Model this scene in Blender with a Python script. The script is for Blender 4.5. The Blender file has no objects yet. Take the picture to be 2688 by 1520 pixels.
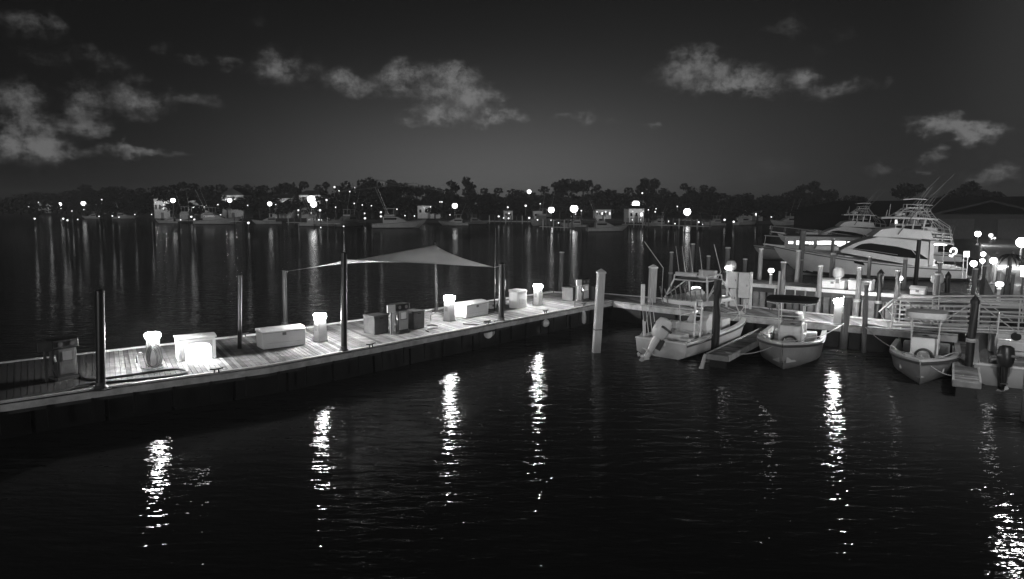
import bpy, bmesh, math, random
from mathutils import Vector, Matrix
R = math.radians
PI = math.pi
SC = bpy.context.scene
C = SC.collection
rnd = random.Random(11)

# ---------------------------------------------------------------- camera model
F, CX, CY, YH, HC = 1880.0, 1344.0, 760.0, 535.0, 6.2
PT = math.atan((CY - YH) / F)
_f = Vector((0, math.cos(PT), -math.sin(PT)))
_u = Vector((0, math.sin(PT), math.cos(PT)))

def ray(u, v):
    return Vector((1, 0, 0)) * ((u - CX) / F) + _u * ((CY - v) / F) + _f

def gp(u, v, z=0.0):
    d = ray(u, v)
    t = (z - HC) / d.z
    return Vector((d.x * t, d.y * t, z))

def ad(u, v, Y):
    d = ray(u, v)
    t = Y / d.y
    return Vector((d.x * t, Y, HC + d.z * t))

# ---------------------------------------------------------------- materials
def mat(name, base, rough=0.6, var=0.25, scale=4.0, bump=0.0, metal=0.0, emit=0.0, island=0.0, spec=0.5, bscale=None, stretch=None, coat=0.0, tide=0.0, tz=0.0):
    m = bpy.data.materials.new(name)
    m.use_nodes = True
    nt = m.node_tree
    N, L = nt.nodes, nt.links
    b = N['Principled BSDF']
    b.inputs['Roughness'].default_value = rough
    b.inputs['Metallic'].default_value = metal
    b.inputs['Specular IOR Level'].default_value = spec
    b.inputs['Coat Weight'].default_value = coat
    tc = N.new('ShaderNodeTexCoord')
    src = tc.outputs['Object']
    if stretch:
        mp = N.new('ShaderNodeMapping')
        mp.inputs['Scale'].default_value = stretch
        L.new(src, mp.inputs['Vector'])
        src = mp.outputs['Vector']
    nz = N.new('ShaderNodeTexNoise')
    nz.inputs['Scale'].default_value = scale
    nz.inputs['Detail'].default_value = 5
    nz.inputs['Roughness'].default_value = 0.65
    L.new(src, nz.inputs['Vector'])
    mr = N.new('ShaderNodeMapRange')
    mr.inputs['From Min'].default_value = 0.28
    mr.inputs['From Max'].default_value = 0.72
    mr.inputs['To Min'].default_value = base * (1 - var)
    mr.inputs['To Max'].default_value = base * (1 + var)
    L.new(nz.outputs['Fac'], mr.inputs['Value'])
    out = mr.outputs['Result']
    if island > 0:
        g = N.new('ShaderNodeNewGeometry')
        m2 = N.new('ShaderNodeMapRange')
        m2.inputs['To Min'].default_value = 1 - island
        m2.inputs['To Max'].default_value = 1 + island
        L.new(g.outputs['Random Per Island'], m2.inputs['Value'])
        mm = N.new('ShaderNodeMath')
        mm.operation = 'MULTIPLY'
        L.new(out, mm.inputs[0])
        L.new(m2.outputs['Result'], mm.inputs[1])
        out = mm.outputs['Value']
    if tide > 0:
        g2 = N.new('ShaderNodeNewGeometry')
        sx = N.new('ShaderNodeSeparateXYZ')
        L.new(g2.outputs['Position'], sx.inputs[0])
        ad_ = N.new('ShaderNodeMath')
        ad_.operation = 'MULTIPLY_ADD'
        L.new(nz.outputs['Fac'], ad_.inputs[0])
        ad_.inputs[1].default_value = -1.1
        L.new(sx.outputs['Z'], ad_.inputs[2])
        m3 = N.new('ShaderNodeMapRange')
        m3.inputs['From Min'].default_value = -.35 + tz
        m3.inputs['From Max'].default_value = .15 + tz * .6
        m3.inputs['To Min'].default_value = tide
        L.new(ad_.outputs[0], m3.inputs['Value'])
        mm2 = N.new('ShaderNodeMath')
        mm2.operation = 'MULTIPLY'
        L.new(out, mm2.inputs[0])
        L.new(m3.outputs['Result'], mm2.inputs[1])
        out = mm2.outputs[0]
    L.new(out, b.inputs['Base Color'])
    if bump > 0:
        n2 = N.new('ShaderNodeTexNoise')
        n2.inputs['Scale'].default_value = bscale or scale * 4
        n2.inputs['Detail'].default_value = 4
        L.new(src, n2.inputs['Vector'])
        bp = N.new('ShaderNodeBump')
        bp.inputs['Strength'].default_value = bump
        bp.inputs['Distance'].default_value = 0.02
        L.new(n2.outputs['Fac'], bp.inputs['Height'])
        L.new(bp.outputs['Normal'], b.inputs['Normal'])
    if emit > 0:
        b.inputs['Emission Color'].default_value = (1, 1, 1, 1)
        b.inputs['Emission Strength'].default_value = emit
    return m

MT = dict(
    deck=mat('deck_wood', .24, .85, .5, 1.6, .6, island=.5, stretch=(1, 1, 1), spec=.3),
    fascia=mat('fascia_wood', .5, .75, .35, 2.5, .4, island=.12),
    darkwood=mat('dark_wood', .035, .8, .4, 3, .4, island=.3),
    floats=mat('black_float', .0035, .5, .4, 3, .2),
    wallboard=mat('wall_board', .13, .8, .5, 2.0, .4, island=.5),
    concrete=mat('concrete', .45, .85, .2, 2, .3),
    pilewhite=mat('white_pile', .55, tide=.55, rough=.6, var=.16, scale=2.5, bump=.2, stretch=(3, 3, .6)),
    pilepale=mat('pale_pile', .3, tide=.35, rough=.7, var=.25, scale=3, bump=.4, stretch=(4, 4, .5)),
    pierdeck=mat('pier_deck', .22, .85, .3, 2, .3, island=.25),
    deckshade=mat('shade_toned_boards', .016, .85, .4, 1.2, .5, island=.4),  # shade of the unlit dock end, put into the board colour
    pilegrey=mat('weathered_pile', .17, tide=.4, rough=.85, var=.45, scale=3, bump=.5, stretch=(4, 4, .5)),
    piledark=mat('black_pile', .008, .55, .4, 3, .3),
    pilecap=mat('pile_cap', .62, .5, .15, 4),
    white=mat('white_gelcoat', .78, .32, .07, 1.5, coat=.2),
    hullgrey=mat('grey_gelcoat', .27, .35, .15, 1.5, tide=.35, tz=-.42, coat=.2),
    hullpale=mat('pale_gelcoat', .55, .35, .12, 1.5, tide=.35, tz=-.42, coat=.2),
    offwhite=mat('off_white_plastic', .66, .5, .12, 3, .1),
    lightgrey=mat('light_grey', .42, .5, .15, 3),
    midgrey=mat('mid_grey', .2, .55, .25, 4, .1),
    binmat=mat('charcoal_box', .09, .6, .3, 6, .3),
    darkgrey=mat('dark_grey', .06, .5, .3, 4),
    black=mat('black_paint', .012, .4, .3, 4),
    glass=mat('dark_glass', .008, .08, .2, 2),
    canvas=mat('dark_canvas', .012, .9, .3, 6, .2),
    alu=mat('aluminium', .62, .35, .12, 8, metal=.35),
    pole=mat('black_steel_pole', .01, .42, .3, 3),
    rubber=mat('hose_rubber', .018, .5, .3, 6),
    shore=mat('shore_ground', .05, .9, .5, .08, .2),
    leaf=mat('foliage', .032, .8, .4, .6, island=.5, spec=.2),
    bark=mat('bark', .06, .9, .3, 3),
    housewall=mat('house_wall', .7, .8, .2, .8, island=.1),
    houseroof=mat('house_roof', .05, .8, .3, 1.5),
    barn=mat('shed_wall', .03, .8, .3, 1.0),
    barnroof=mat('shed_roof', .02, .7, .3, .6),
    farhull=mat('far_hull', .4, .5, .2, .7),
    lensbox=mat('box_light', .8, .4, .01, 2, emit=40.0),
    litstrong=mat('cockpit_lamp', .8, .5, .05, 2, emit=14.0),
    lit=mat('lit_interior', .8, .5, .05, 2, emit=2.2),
    litdim=mat('lit_window', .8, .5, .3, 2, emit=.7),
    screen=mat('pump_panel', .7, .4, .1, 5, emit=.08),
)

def sail_mat():
    m = bpy.data.materials.new('sail_cloth')
    m.use_nodes = True
    N, L = m.node_tree.nodes, m.node_tree.links
    b = N['Principled BSDF']
    b.inputs['Base Color'].default_value = (.58, .58, .58, 1)
    b.inputs['Roughness'].default_value = .9
    t = N.new('ShaderNodeBsdfTranslucent')
    t.inputs['Color'].default_value = (.6, .6, .6, 1)
    mx = N.new('ShaderNodeMixShader')
    mx.inputs[0].default_value = .45
    L.new(b.outputs[0], mx.inputs[1])
    L.new(t.outputs[0], mx.inputs[2])
    L.new(mx.outputs[0], N['Material Output'].inputs['Surface'])
    tc = N.new('ShaderNodeTexCoord')
    w = N.new('ShaderNodeTexNoise')
    w.inputs['Scale'].default_value = 60
    L.new(tc.outputs['Object'], w.inputs['Vector'])
    bp = N.new('ShaderNodeBump')
    bp.inputs['Strength'].default_value = .2
    bp.inputs['Distance'].default_value = .01
    L.new(w.outputs['Fac'], bp.inputs['Height'])
    L.new(bp.outputs['Normal'], b.inputs['Normal'])
    return m
MT['sail'] = sail_mat()

def glow_mat(name, strength):
    # translucent lamp glass: it glows itself and lets the bulb inside shine through
    m = bpy.data.materials.new(name)
    m.use_nodes = True
    N, L = m.node_tree.nodes, m.node_tree.links
    N.remove(N['Principled BSDF'])
    e = N.new('ShaderNodeEmission')
    tc = N.new('ShaderNodeTexCoord')
    nz = N.new('ShaderNodeTexNoise')
    nz.inputs['Scale'].default_value = 9
    L.new(tc.outputs['Object'], nz.inputs['Vector'])
    mr = N.new('ShaderNodeMapRange')
    mr.inputs['To Min'].default_value = strength * .85
    mr.inputs['To Max'].default_value = strength * 1.15
    L.new(nz.outputs['Fac'], mr.inputs['Value'])
    L.new(mr.outputs['Result'], e.inputs['Strength'])
    t = N.new('ShaderNodeBsdfTransparent')
    a = N.new('ShaderNodeAddShader')
    L.new(e.outputs[0], a.inputs[0])
    L.new(t.outputs[0], a.inputs[1])
    L.new(a.outputs[0], N['Material Output'].inputs['Surface'])
    if 'far' in name:
        m.cycles.emission_sampling = 'NONE'
    return m
for _n, _s in (('lens', 60), ('globe', 2.2), ('lensfar', 1.0), ('lensfarbig', 2.2), ('lensfarflood', 3.2), ('lensfardim', 1.1), ('street', 9)):
    MT[_n] = glow_mat('glow_' + _n, _s)

def bulb(parent, z, watts, r_=.06):
    l = bpy.data.lights.new('bulb', 'POINT')
    l.energy = watts
    l.shadow_soft_size = r_
    o = bpy.data.objects.new('bulb', l)
    C.objects.link(o)
    o.parent = parent
    o.location = (0, 0, z)
    return o

def glass_mat():
    m = bpy.data.materials.new('clear_windshield')
    m.use_nodes = True
    N, L = m.node_tree.nodes, m.node_tree.links
    g = N.new('ShaderNodeBsdfGlossy')
    g.inputs['Roughness'].default_value = .05
    t = N.new('ShaderNodeBsdfTransparent')
    t.inputs['Color'].default_value = (.7, .7, .7, 1)
    f = N.new('ShaderNodeFresnel')
    mx = N.new('ShaderNodeMixShader')
    L.new(f.outputs[0], mx.inputs[0])
    L.new(t.outputs[0], mx.inputs[1])
    L.new(g.outputs[0], mx.inputs[2])
    L.new(mx.outputs[0], N['Material Output'].inputs['Surface'])
    return m
MT['clear'] = glass_mat()

def water_mat():
    m = bpy.data.materials.new('night_water')
    m.use_nodes = True
    N, L = m.node_tree.nodes, m.node_tree.links
    N.remove(N['Principled BSDF'])
    df = N.new('ShaderNodeBsdfDiffuse')
    df.inputs['Color'].default_value = (.04, .04, .04, 1)
    gl = N.new('ShaderNodeBsdfGlossy')
    gl.inputs['Roughness'].default_value = .022
    fr = N.new('ShaderNodeFresnel')
    fr.inputs['IOR'].default_value = 1.25
    fm = N.new('ShaderNodeMath')
    fm.operation = 'MULTIPLY'
    fm.inputs[1].default_value = .42
    L.new(fr.outputs[0], fm.inputs[0])
    mx = N.new('ShaderNodeMixShader')
    L.new(fm.outputs[0], mx.inputs[0])
    L.new(df.outputs[0], mx.inputs[1])
    L.new(gl.outputs[0], mx.inputs[2])
    L.new(mx.outputs[0], N['Material Output'].inputs['Surface'])
    g = N.new('ShaderNodeNewGeometry')
    def noise(scale, stretch, detail, rough=.5):
        mp = N.new('ShaderNodeMapping')
        mp.inputs['Scale'].default_value = stretch
        mp.inputs['Rotation'].default_value = (0, 0, R(6))
        L.new(g.outputs['Position'], mp.inputs['Vector'])
        n = N.new('ShaderNodeTexNoise')
        n.inputs['Scale'].default_value = scale
        n.inputs['Detail'].default_value = detail
        n.inputs['Roughness'].default_value = rough
        L.new(mp.outputs['Vector'], n.inputs['Vector'])
        return n.outputs['Fac']
    a = noise(2.0, (.5, 1.3, 1), 3, .5)
    c = noise(6.0, (.5, 1.2, 1), 2)
    bp1 = N.new('ShaderNodeBump')
    bp1.inputs['Strength'].default_value = 1
    bp1.inputs['Distance'].default_value = WAVE1
    L.new(a, bp1.inputs['Height'])
    sp_ = N.new('ShaderNodeSeparateXYZ')
    L.new(g.outputs['Position'], sp_.inputs[0])
    calm = N.new('ShaderNodeMapRange')
    calm.interpolation_type = 'SMOOTHSTEP'
    calm.inputs['From Min'].default_value = 60
    calm.inputs['From Max'].default_value = 150
    calm.inputs['To Min'].default_value = 1
    calm.inputs['To Max'].default_value = .28
    L.new(sp_.outputs['Y'], calm.inputs['Value'])
    patch = N.new('ShaderNodeTexNoise')
    patch.inputs['Scale'].default_value = .06
    patch.inputs['Detail'].default_value = 3
    L.new(g.outputs['Position'], patch.inputs['Vector'])
    pm = N.new('ShaderNodeMapRange')
    pm.inputs['From Min'].default_value = .35
    pm.inputs['From Max'].default_value = .65
    pm.inputs['To Min'].default_value = .6
    pm.inputs['To Max'].default_value = 1.1
    L.new(patch.outputs['Fac'], pm.inputs['Value'])
    st = N.new('ShaderNodeMath')
    st.operation = 'MULTIPLY'
    L.new(calm.outputs['Result'], st.inputs[0])
    L.new(pm.outputs['Result'], st.inputs[1])
    L.new(st.outputs[0], bp1.inputs['Strength'])
    bp2 = N.new('ShaderNodeBump')
    bp2.inputs['Strength'].default_value = 1
    bp2.inputs['Distance'].default_value = WAVE2
    L.new(c, bp2.inputs['Height'])
    L.new(st.outputs[0], bp2.inputs['Strength'])
    L.new(bp1.outputs['Normal'], bp2.inputs['Normal'])
    for q in (df, gl, fr):
        L.new(bp2.outputs['Normal'], q.inputs['Normal'])
    return m
WAVE1, WAVE2 = .064, .013
MT['water'] = water_mat()

# ---------------------------------------------------------------- mesh builder
class MB:
    def __init__(s):
        s.v, s.f = [], []
    def add(s, vs, fs):
        n = len(s.v)
        s.v += [Vector(p) for p in vs]
        s.f += [tuple(i + n for i in f) for f in fs]
        return s
    def box(s, c, d, rz=0.0, taper=1.0, ry=0.0):
        M = Matrix.Rotation(rz, 3, 'Z') @ Matrix.Rotation(ry, 3, 'Y')
        c = Vector(c)
        vs = []
        for z in (-1, 1):
            k = taper if z > 0 else 1
            for x, y in ((-1, -1), (1, -1), (1, 1), (-1, 1)):
                vs.append(c + M @ Vector((x * d[0] / 2 * k, y * d[1] / 2 * k, z * d[2] / 2)))
        return s.add(vs, [(3, 2, 1, 0), (4, 5, 6, 7), (0, 1, 5, 4), (1, 2, 6, 5), (2, 3, 7, 6), (3, 0, 4, 7)])
    def tube(s, pts, r, n=8, r1=None, caps=True):
        pts = [Vector(p) for p in pts]
        k = len(pts)
        rings = []
        for i, p in enumerate(pts):
            t = (pts[min(i + 1, k - 1)] - pts[max(i - 1, 0)]).normalized()
            a = t.cross(Vector((0, 0, 1)))
            if a.length < 1e-3:
                a = Vector((1, 0, 0))
            a.normalize()
            b = a.cross(t).normalized()
            rr = r if r1 is None else r + (r1 - r) * i / (k - 1)
            rings.append([p + a * rr * math.cos(2 * PI * j / n) + b * rr * math.sin(2 * PI * j / n) for j in range(n)])
        return s.loft(rings, caps)
    def loft(s, rings, caps=True, closed=True):
        n = len(rings[0])
        vs = [p for r_ in rings for p in r_]
        fs = []
        for i in range(len(rings) - 1):
            for j in range(n if closed else n - 1):
                a, b = i * n + j, i * n + (j + 1) % n
                fs.append((a, b, b + n, a + n))
        if caps:
            fs.append(tuple(range(n))[::-1])
            fs.append(tuple(range((len(rings) - 1) * n, len(rings) * n)))
        return s.add(vs, fs)
    def lathe(s, prof, c=(0, 0, 0), n=16):
        c = Vector(c)
        return s.loft([[c + Vector((r_ * math.cos(2 * PI * j / n), r_ * math.sin(2 * PI * j / n), z)) for j in range(n)] for r_, z in prof])
    def ball(s, c, r, n=10, sz=1.0):
        pr = [(max(.001, r * math.sin(PI * i / n)), -r * sz * math.cos(PI * i / n)) for i in range(n + 1)]
        return s.lathe(pr, c, n + 2)
    def prism(s, poly, z0, z1):
        n = len(poly)
        vs = [(p[0], p[1], z0) for p in poly] + [(p[0], p[1], z1) for p in poly]
        return s.add(vs, [tuple(range(n))[::-1], tuple(range(n, 2 * n))] + [(i, (i + 1) % n, (i + 1) % n + n, i + n) for i in range(n)])
    def strip(s, pts, o0, o1, z0, z1):
        # solid following a polyline, from offset o0 to o1 (right-hand side positive)
        pts = [Vector((p[0], p[1])) for p in pts]
        rings = []
        for i, p in enumerate(pts):
            t = (pts[min(i + 1, len(pts) - 1)] - pts[max(i - 1, 0)]).normalized()
            nn = Vector((t.y, -t.x))
            a, b = p + nn * o0, p + nn * o1
            rings.append([(a.x, a.y, z0), (b.x, b.y, z0), (b.x, b.y, z1), (a.x, a.y, z1)])
        return s.loft(rings)
    def build(s, name, m, parent=None, world=False, smooth=False, bevel=0.0, loc=None):
        me = bpy.data.meshes.new(name)
        off = Vector((0, 0, 0))
        if world and parent is not None:
            off = Vector(parent.location)
        me.from_pydata([v - off for v in s.v], [], s.f)
        me.validate()
        bm = bmesh.new()
        bm.from_mesh(me)
        bmesh.ops.recalc_face_normals(bm, faces=bm.faces)
        bm.to_mesh(me)
        bm.free()
        me.materials.append(MT[m])
        if smooth:
            for p in me.polygons:
                p.use_smooth = True
            try:
                me.set_sharp_from_angle(angle=R(40))
            except Exception:
                pass
        o = bpy.data.objects.new(name, me)
        C.objects.link(o)
        if parent is not None:
            o.parent = parent
        if loc is not None:
            o.location = loc
        if bevel > 0:
            b = o.modifiers.new('bevel', 'BEVEL')
            b.width = bevel
            b.segments = 2
            b.limit_method = 'ANGLE'
        return o

def tag(o, label, cat, group=None):
    o['label'] = label
    o['category'] = cat
    if group:
        o['group'] = group
    elif 'group' in o:
        del o['group']
    return o

def thing(name, label, cat, loc=(0, 0, 0), rz=0.0, group=None):
    o = bpy.data.objects.new(name, None)
    o.empty_display_size = .2
    C.objects.link(o)
    o.location = loc
    o.rotation_euler = (0, 0, rz)
    return tag(o, label, cat, group)

def kids(o):
    return [x for x in bpy.data.objects if x.parent == o]

def dup(root, loc, rz, label, group=None, scale=None):
    r_ = root.copy()
    C.objects.link(r_)
    r_.location = loc
    r_.rotation_euler = (0, 0, rz)
    if scale:
        r_.scale = scale if hasattr(scale, '__len__') else (scale,) * 3
    r_['label'] = label
    if group:
        r_['group'] = group
    for ch in TREE[root.name]:
        c = ch.copy()
        C.objects.link(c)
        c.parent = r_
        for g in TREE2.get(ch.name, []):
            d = g.copy()
            C.objects.link(d)
            d.parent = c
    return r_
TREE, TREE2 = {}, {}
def register(root):
    TREE[root.name] = kids(root)
    for ch in TREE[root.name]:
        k = kids(ch)
        if k:
            TREE2[ch.name] = k

def structure(o):
    o['kind'] = 'structure'
    return o

ORD = 'first second third fourth fifth sixth seventh eighth ninth tenth eleventh twelfth thirteenth fourteenth fifteenth sixteenth seventeenth eighteenth nineteenth twentieth'.split()
ZONES = [(215, 'at the dark end of the shore'), (400, 'before the floodlit houses'), (645, 'around the floodlit houses'),
         (862, 'around the twin flood lamps'), (1010, 'around the tallest tree clump'), (1235, 'around the starburst lamp'), (1428, 'around the tall mast lamp'),
         (1640, 'around the diamond flood lamp'), (1742, 'around the white boathouse'), (1880, 'around the lone flood lamp'),
         (2125, 'beyond the yacht bow'), (2400, 'beyond the yacht deckhouse'), (9999, 'near the dark sheds')]
def zone(u):
    for a, t in ZONES:
        if u < a:
            return t
def zoned(rows, text):
    # rows sorted by image column -> one label each that counts within its landmark zone
    out, byz = {}, {}
    for i, r_ in enumerate(rows):
        byz.setdefault(zone(r_[0]), []).append(i)
    for z, ids in byz.items():
        ids.sort(key=lambda i: rows[i][0])
        for k, i in enumerate(ids):
            if len(ids) == 1:
                out[i] = '%s %s, the only one there' % (text[:1] + text[1:], z)
            else:
                out[i] = '%s from left of the %ss %s' % (ORD[k], text, z)
    return [out[i] for i in range(len(rows))]
SUN_E, CLOUD_AMP = 0.85, .13
# ================================================================ setting
def water():
    b = MB()
    b.add([(-1500, -60, 0), (1500, -60, 0), (1500, 2500, 0), (-1500, 2500, 0)], [(0, 1, 2, 3)])
    return structure(b.build('water', 'water'))
water()
# far shore land with a bulkhead face: edge along measured shoreline
EDGE = [(-900, 760), (-330, 560), (-180, 430), (-120, 300), (-60, 238), (20, 232), (60, 225), (120, 215), (170, 175), (260, 150)]
b = MB()
b.prism(EDGE + [(1400, 150), (1400, 2200), (-1400, 2200)], -.6, .9)
structure(b.build('far_shore', 'shore'))

# ---------------------------------------------------------------- floating docks
def resample(pts, n):
    pts = [Vector((p[0], p[1])) for p in pts]
    d = [0]
    for a, b_ in zip(pts, pts[1:]):
        d.append(d[-1] + (b_ - a).length)
    out = []
    for i in range(n + 1):
        t = d[-1] * i / n
        k = 0
        while k < len(d) - 2 and d[k + 1] < t:
            k += 1
        f = (t - d[k]) / (d[k + 1] - d[k])
        out.append(pts[k].lerp(pts[k + 1], f))
    return out, d[-1]

def boards(fr, bk, z, w=.145, gap=.012, skip=None):
    L = resample(fr, 2)[1]
    n = int(L / w)
    A, B = resample(fr, n)[0], resample(bk, n)[0]
    b = MB()
    for i in range(n):
        g = gap / w
        p = [A[i], A[i].lerp(A[i + 1], 1 - g), B[i].lerp(B[i + 1], 1 - g), B[i]]
        zz = z + rnd.uniform(-.003, .003)
        if skip and i in skip:
            zz -= .03
        b.prism([(q.x, q.y) for q in p], zz - .04, zz)
    return b

DZ = 1.0
FR_PX = [(-130, 1087), (0, 1061), (275, 1021), (700, 964), (1000, 909), (1300, 851), (1607, 792)]
BK_PX = [(-130, 971), (55, 948), (275, 924), (670, 880), (971, 838), (1324, 785), (1450, 768)]
FR = [gp(u, v, DZ) for u, v in FR_PX]
BK = [gp(u, v, DZ) for u, v in BK_PX]
dock = thing('fuel_dock', 'long floating timber fuel dock lit by pedestal lamps, carrying the pumps and boxes', 'dock', (FR[3].x, FR[3].y, 0))
boards(FR[2:], BK[2:], DZ, .15, .014).build('deck', 'deck', dock, True)
boards(FR[:3], BK[:3], DZ, .15, .014).build('shade_toned_deck', 'deckshade', dock, True)['label'] = 'unlit end of the deck around the pump, shade put into its board colour'  # same deck painted darker where the lamp light is missing
MB().strip(FR, .005, .065, .80, .985).build('fascia', 'fascia', dock, True)
MB().strip(FR, -.16, .0, DZ + .012, DZ + .055).build('edge_rail', 'fascia', dock, True)
MB().strip(FR, .005, .03, .70, .785).build('rub_strip', 'darkwood', dock, True)
MB().strip(BK[2:], -.02, .06, DZ + .008, DZ + .07).build('back_curb', 'pilecap', dock, True)
MB().strip(BK[:3], -.02, .06, DZ + .006, DZ + .06).build('back_curb', 'midgrey', dock, True)  # curb painted darker too, standing for the missing lamp light
fs, Lf = resample(FR, 16)
bs, Lb = resample(BK, 16)
for i in range(16):
    b = MB()
    q = [fs[i].lerp(bs[i], .05), fs[i + 1].lerp(bs[i + 1], .05), fs[i + 1].lerp(bs[i + 1], .96), fs[i].lerp(bs[i], .96)]
    q = [q[0].lerp(q[1], .03), q[1].lerp(q[0], .03), q[2].lerp(q[3], .03), q[3].lerp(q[2], .03)]
    b.prism([(p.x, p.y) for p in q], -.25, .93)
    b.build('float', 'floats', dock, True)
for i in range(1, 27):
    p = resample(FR, 27)[0][i]
    MB().box((p.x + .06, p.y - .05, .5), (.07, .07, .62), R(45)).build('bracket', 'floats', dock, True)

F2_PX = [(1612, 793), (1730, 807), (1950, 830), (2127, 847), (2250, 858), (2514, 882)]
B2_PX = [(1455, 768), (1590, 772), (1896, 798), (2123, 822), (2250, 835), (2470, 857)]
F2 = [gp(u, v, DZ) for u, v in F2_PX]
B2 = [gp(u, v, DZ) for u, v in B2_PX]
dock2 = thing('walkway_dock', 'floating timber walkway dock in front of the board wall with boats moored to it', 'dock', (F2[2].x, F2[2].y, 0))
boards(F2, B2, DZ - .004, .15, .014).build('deck', 'deck', dock2, True)
MB().strip(F2, .005, .065, .74, .985).build('fascia', 'fascia', dock2, True)
MB().strip(F2, -.16, .0, DZ + .012, DZ + .05).build('edge_rail', 'fascia', dock2, True)
MB().strip(B2, -.02, .06, DZ + .008, DZ + .06).build('back_curb', 'fascia', dock2, True)
fs, bs = resample(F2, 8)[0], resample(B2, 8)[0]
for i in range(8):
    q = [fs[i].lerp(bs[i], .05), fs[i + 1].lerp(bs[i + 1], .05), fs[i + 1].lerp(bs[i + 1], .96), fs[i].lerp(bs[i], .96)]
    q = [q[0].lerp(q[1], .03), q[1].lerp(q[0], .03), q[2].lerp(q[3], .03), q[3].lerp(q[2], .03)]
    MB().prism([(p.x, p.y) for p in q], -.25, .93).build('float', 'floats', dock2, True)

def finger(a, b_, w, z, label):
    a, b_ = Vector((a.x, a.y)), Vector((b_.x, b_.y))
    t = (b_ - a).normalized()
    n = Vector((-t.y, t.x))
    r_ = thing('finger_pier', label, 'finger pier', (a.x, a.y, 0))
    boards([a - n * w / 2, b_ - n * w / 2], [a + n * w / 2, b_ + n * w / 2], z, .15, .014).build('deck', 'deck', r_, True)
    MB().strip([a, b_], -w / 2 - .06, -w / 2, z - .2, z + .03).strip([a, b_], w / 2, w / 2 + .06, z - .2, z + .03).build('side_board', 'fascia', r_, True)
    L = (a - b_).length
    MB().strip([a + t * .05, b_ - t * .05], -w / 2 + .06, w / 2 - .06, -.2, z - .06).build('float', 'floats', r_, True)
    MB().strip([b_ + n * (w / 2 + .06), b_ - n * (w / 2 + .06)], -.12, -.005, z - .2, z + .02).build('end_bumper', 'midgrey', r_, True, bevel=.03)
    return r_
finger(gp(2046, 852, .5), gp(1884, 932, .5), .78, .5, 'narrow finger pier between the outboard boat with a tower and the dark top boat')
finger(gp(2530, 897, .55), gp(2538, 1001, .55), .68, .55, 'narrow finger pier with a pale bumper end around a black pile')

# fixed pier with vertical wave board wall behind dock2
P0 = Vector((5.4, 41.4))
pd = (Vector((B2[4].x, B2[4].y)) - Vector((B2[1].x, B2[1].y))).normalized()
P0 = Vector((B2[1].x, B2[1].y))
pn = Vector((-pd.y, pd.x))
def pier_at(s, off, z):
    p = P0 + pd * s + pn * off
    return Vector((p.x, p.y, z))
PZ = 2.1
PS0, PS1, PO, PW = 6.6, 42.0, .85, 2.4
pier = thing('fixed_pier', 'raised fixed timber pier with pale lit deck edge above a wall of upright boards', 'pier', pier_at(14, PO, 0))
line0, line1 = [pier_at(PS0, PO, 0), pier_at(PS1, PO, 0)], [pier_at(PS0, PO + PW, 0), pier_at(PS1, PO + PW, 0)]
boards(line0, line1, PZ, .15, .012).build('deck', 'pierdeck', pier, True)
MB().strip(line0, .005, .06, PZ - .12, PZ + .05).build('edge_board', 'pilecap', pier, True)
MB().strip(line0, .0, .05, PZ - .35, PZ - .13).build('beam', 'darkwood', pier, True)
b = MB()
s = PS0
while s < PS1:
    w = rnd.uniform(.22, .3)
    p = pier_at(s + w / 2, PO + .08, 0)
    ang = math.atan2(pd.y, pd.x)
    b.box((p.x, p.y, .85), (w, .05, 2.2), ang)
    s += w + (rnd.uniform(.05, .16) if rnd.random() < .75 else .02)
b.build('board_wall', 'wallboard', pier, True)
MB().strip(line0, -.25, -.2, 1.35, 1.55).strip(line0, -.25, -.2, .35, .55).build('wale', 'darkwood', pier, True)
b = MB()
for k in range(16):
    for off in (.35, PW - .25):
        p = pier_at(PS0 + .4 + k * 2.3, PO + off, 0)
        b.tube([(p.x, p.y, -1), (p.x, p.y, PZ - .05)], .13, 8)
b.build('support_posts', 'darkwood', pier, True)

# quay (land) at the right
structure(MB().prism([pier_at(18.5, 9.5, 0)[:2], pier_at(34, 9.5, 0)[:2], pier_at(34, -12, 0)[:2], (90, -10), (160, 60), (120, 190), (62, 105), (52, 80)], -.6, 2.05).build('quay', 'concrete'))

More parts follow.
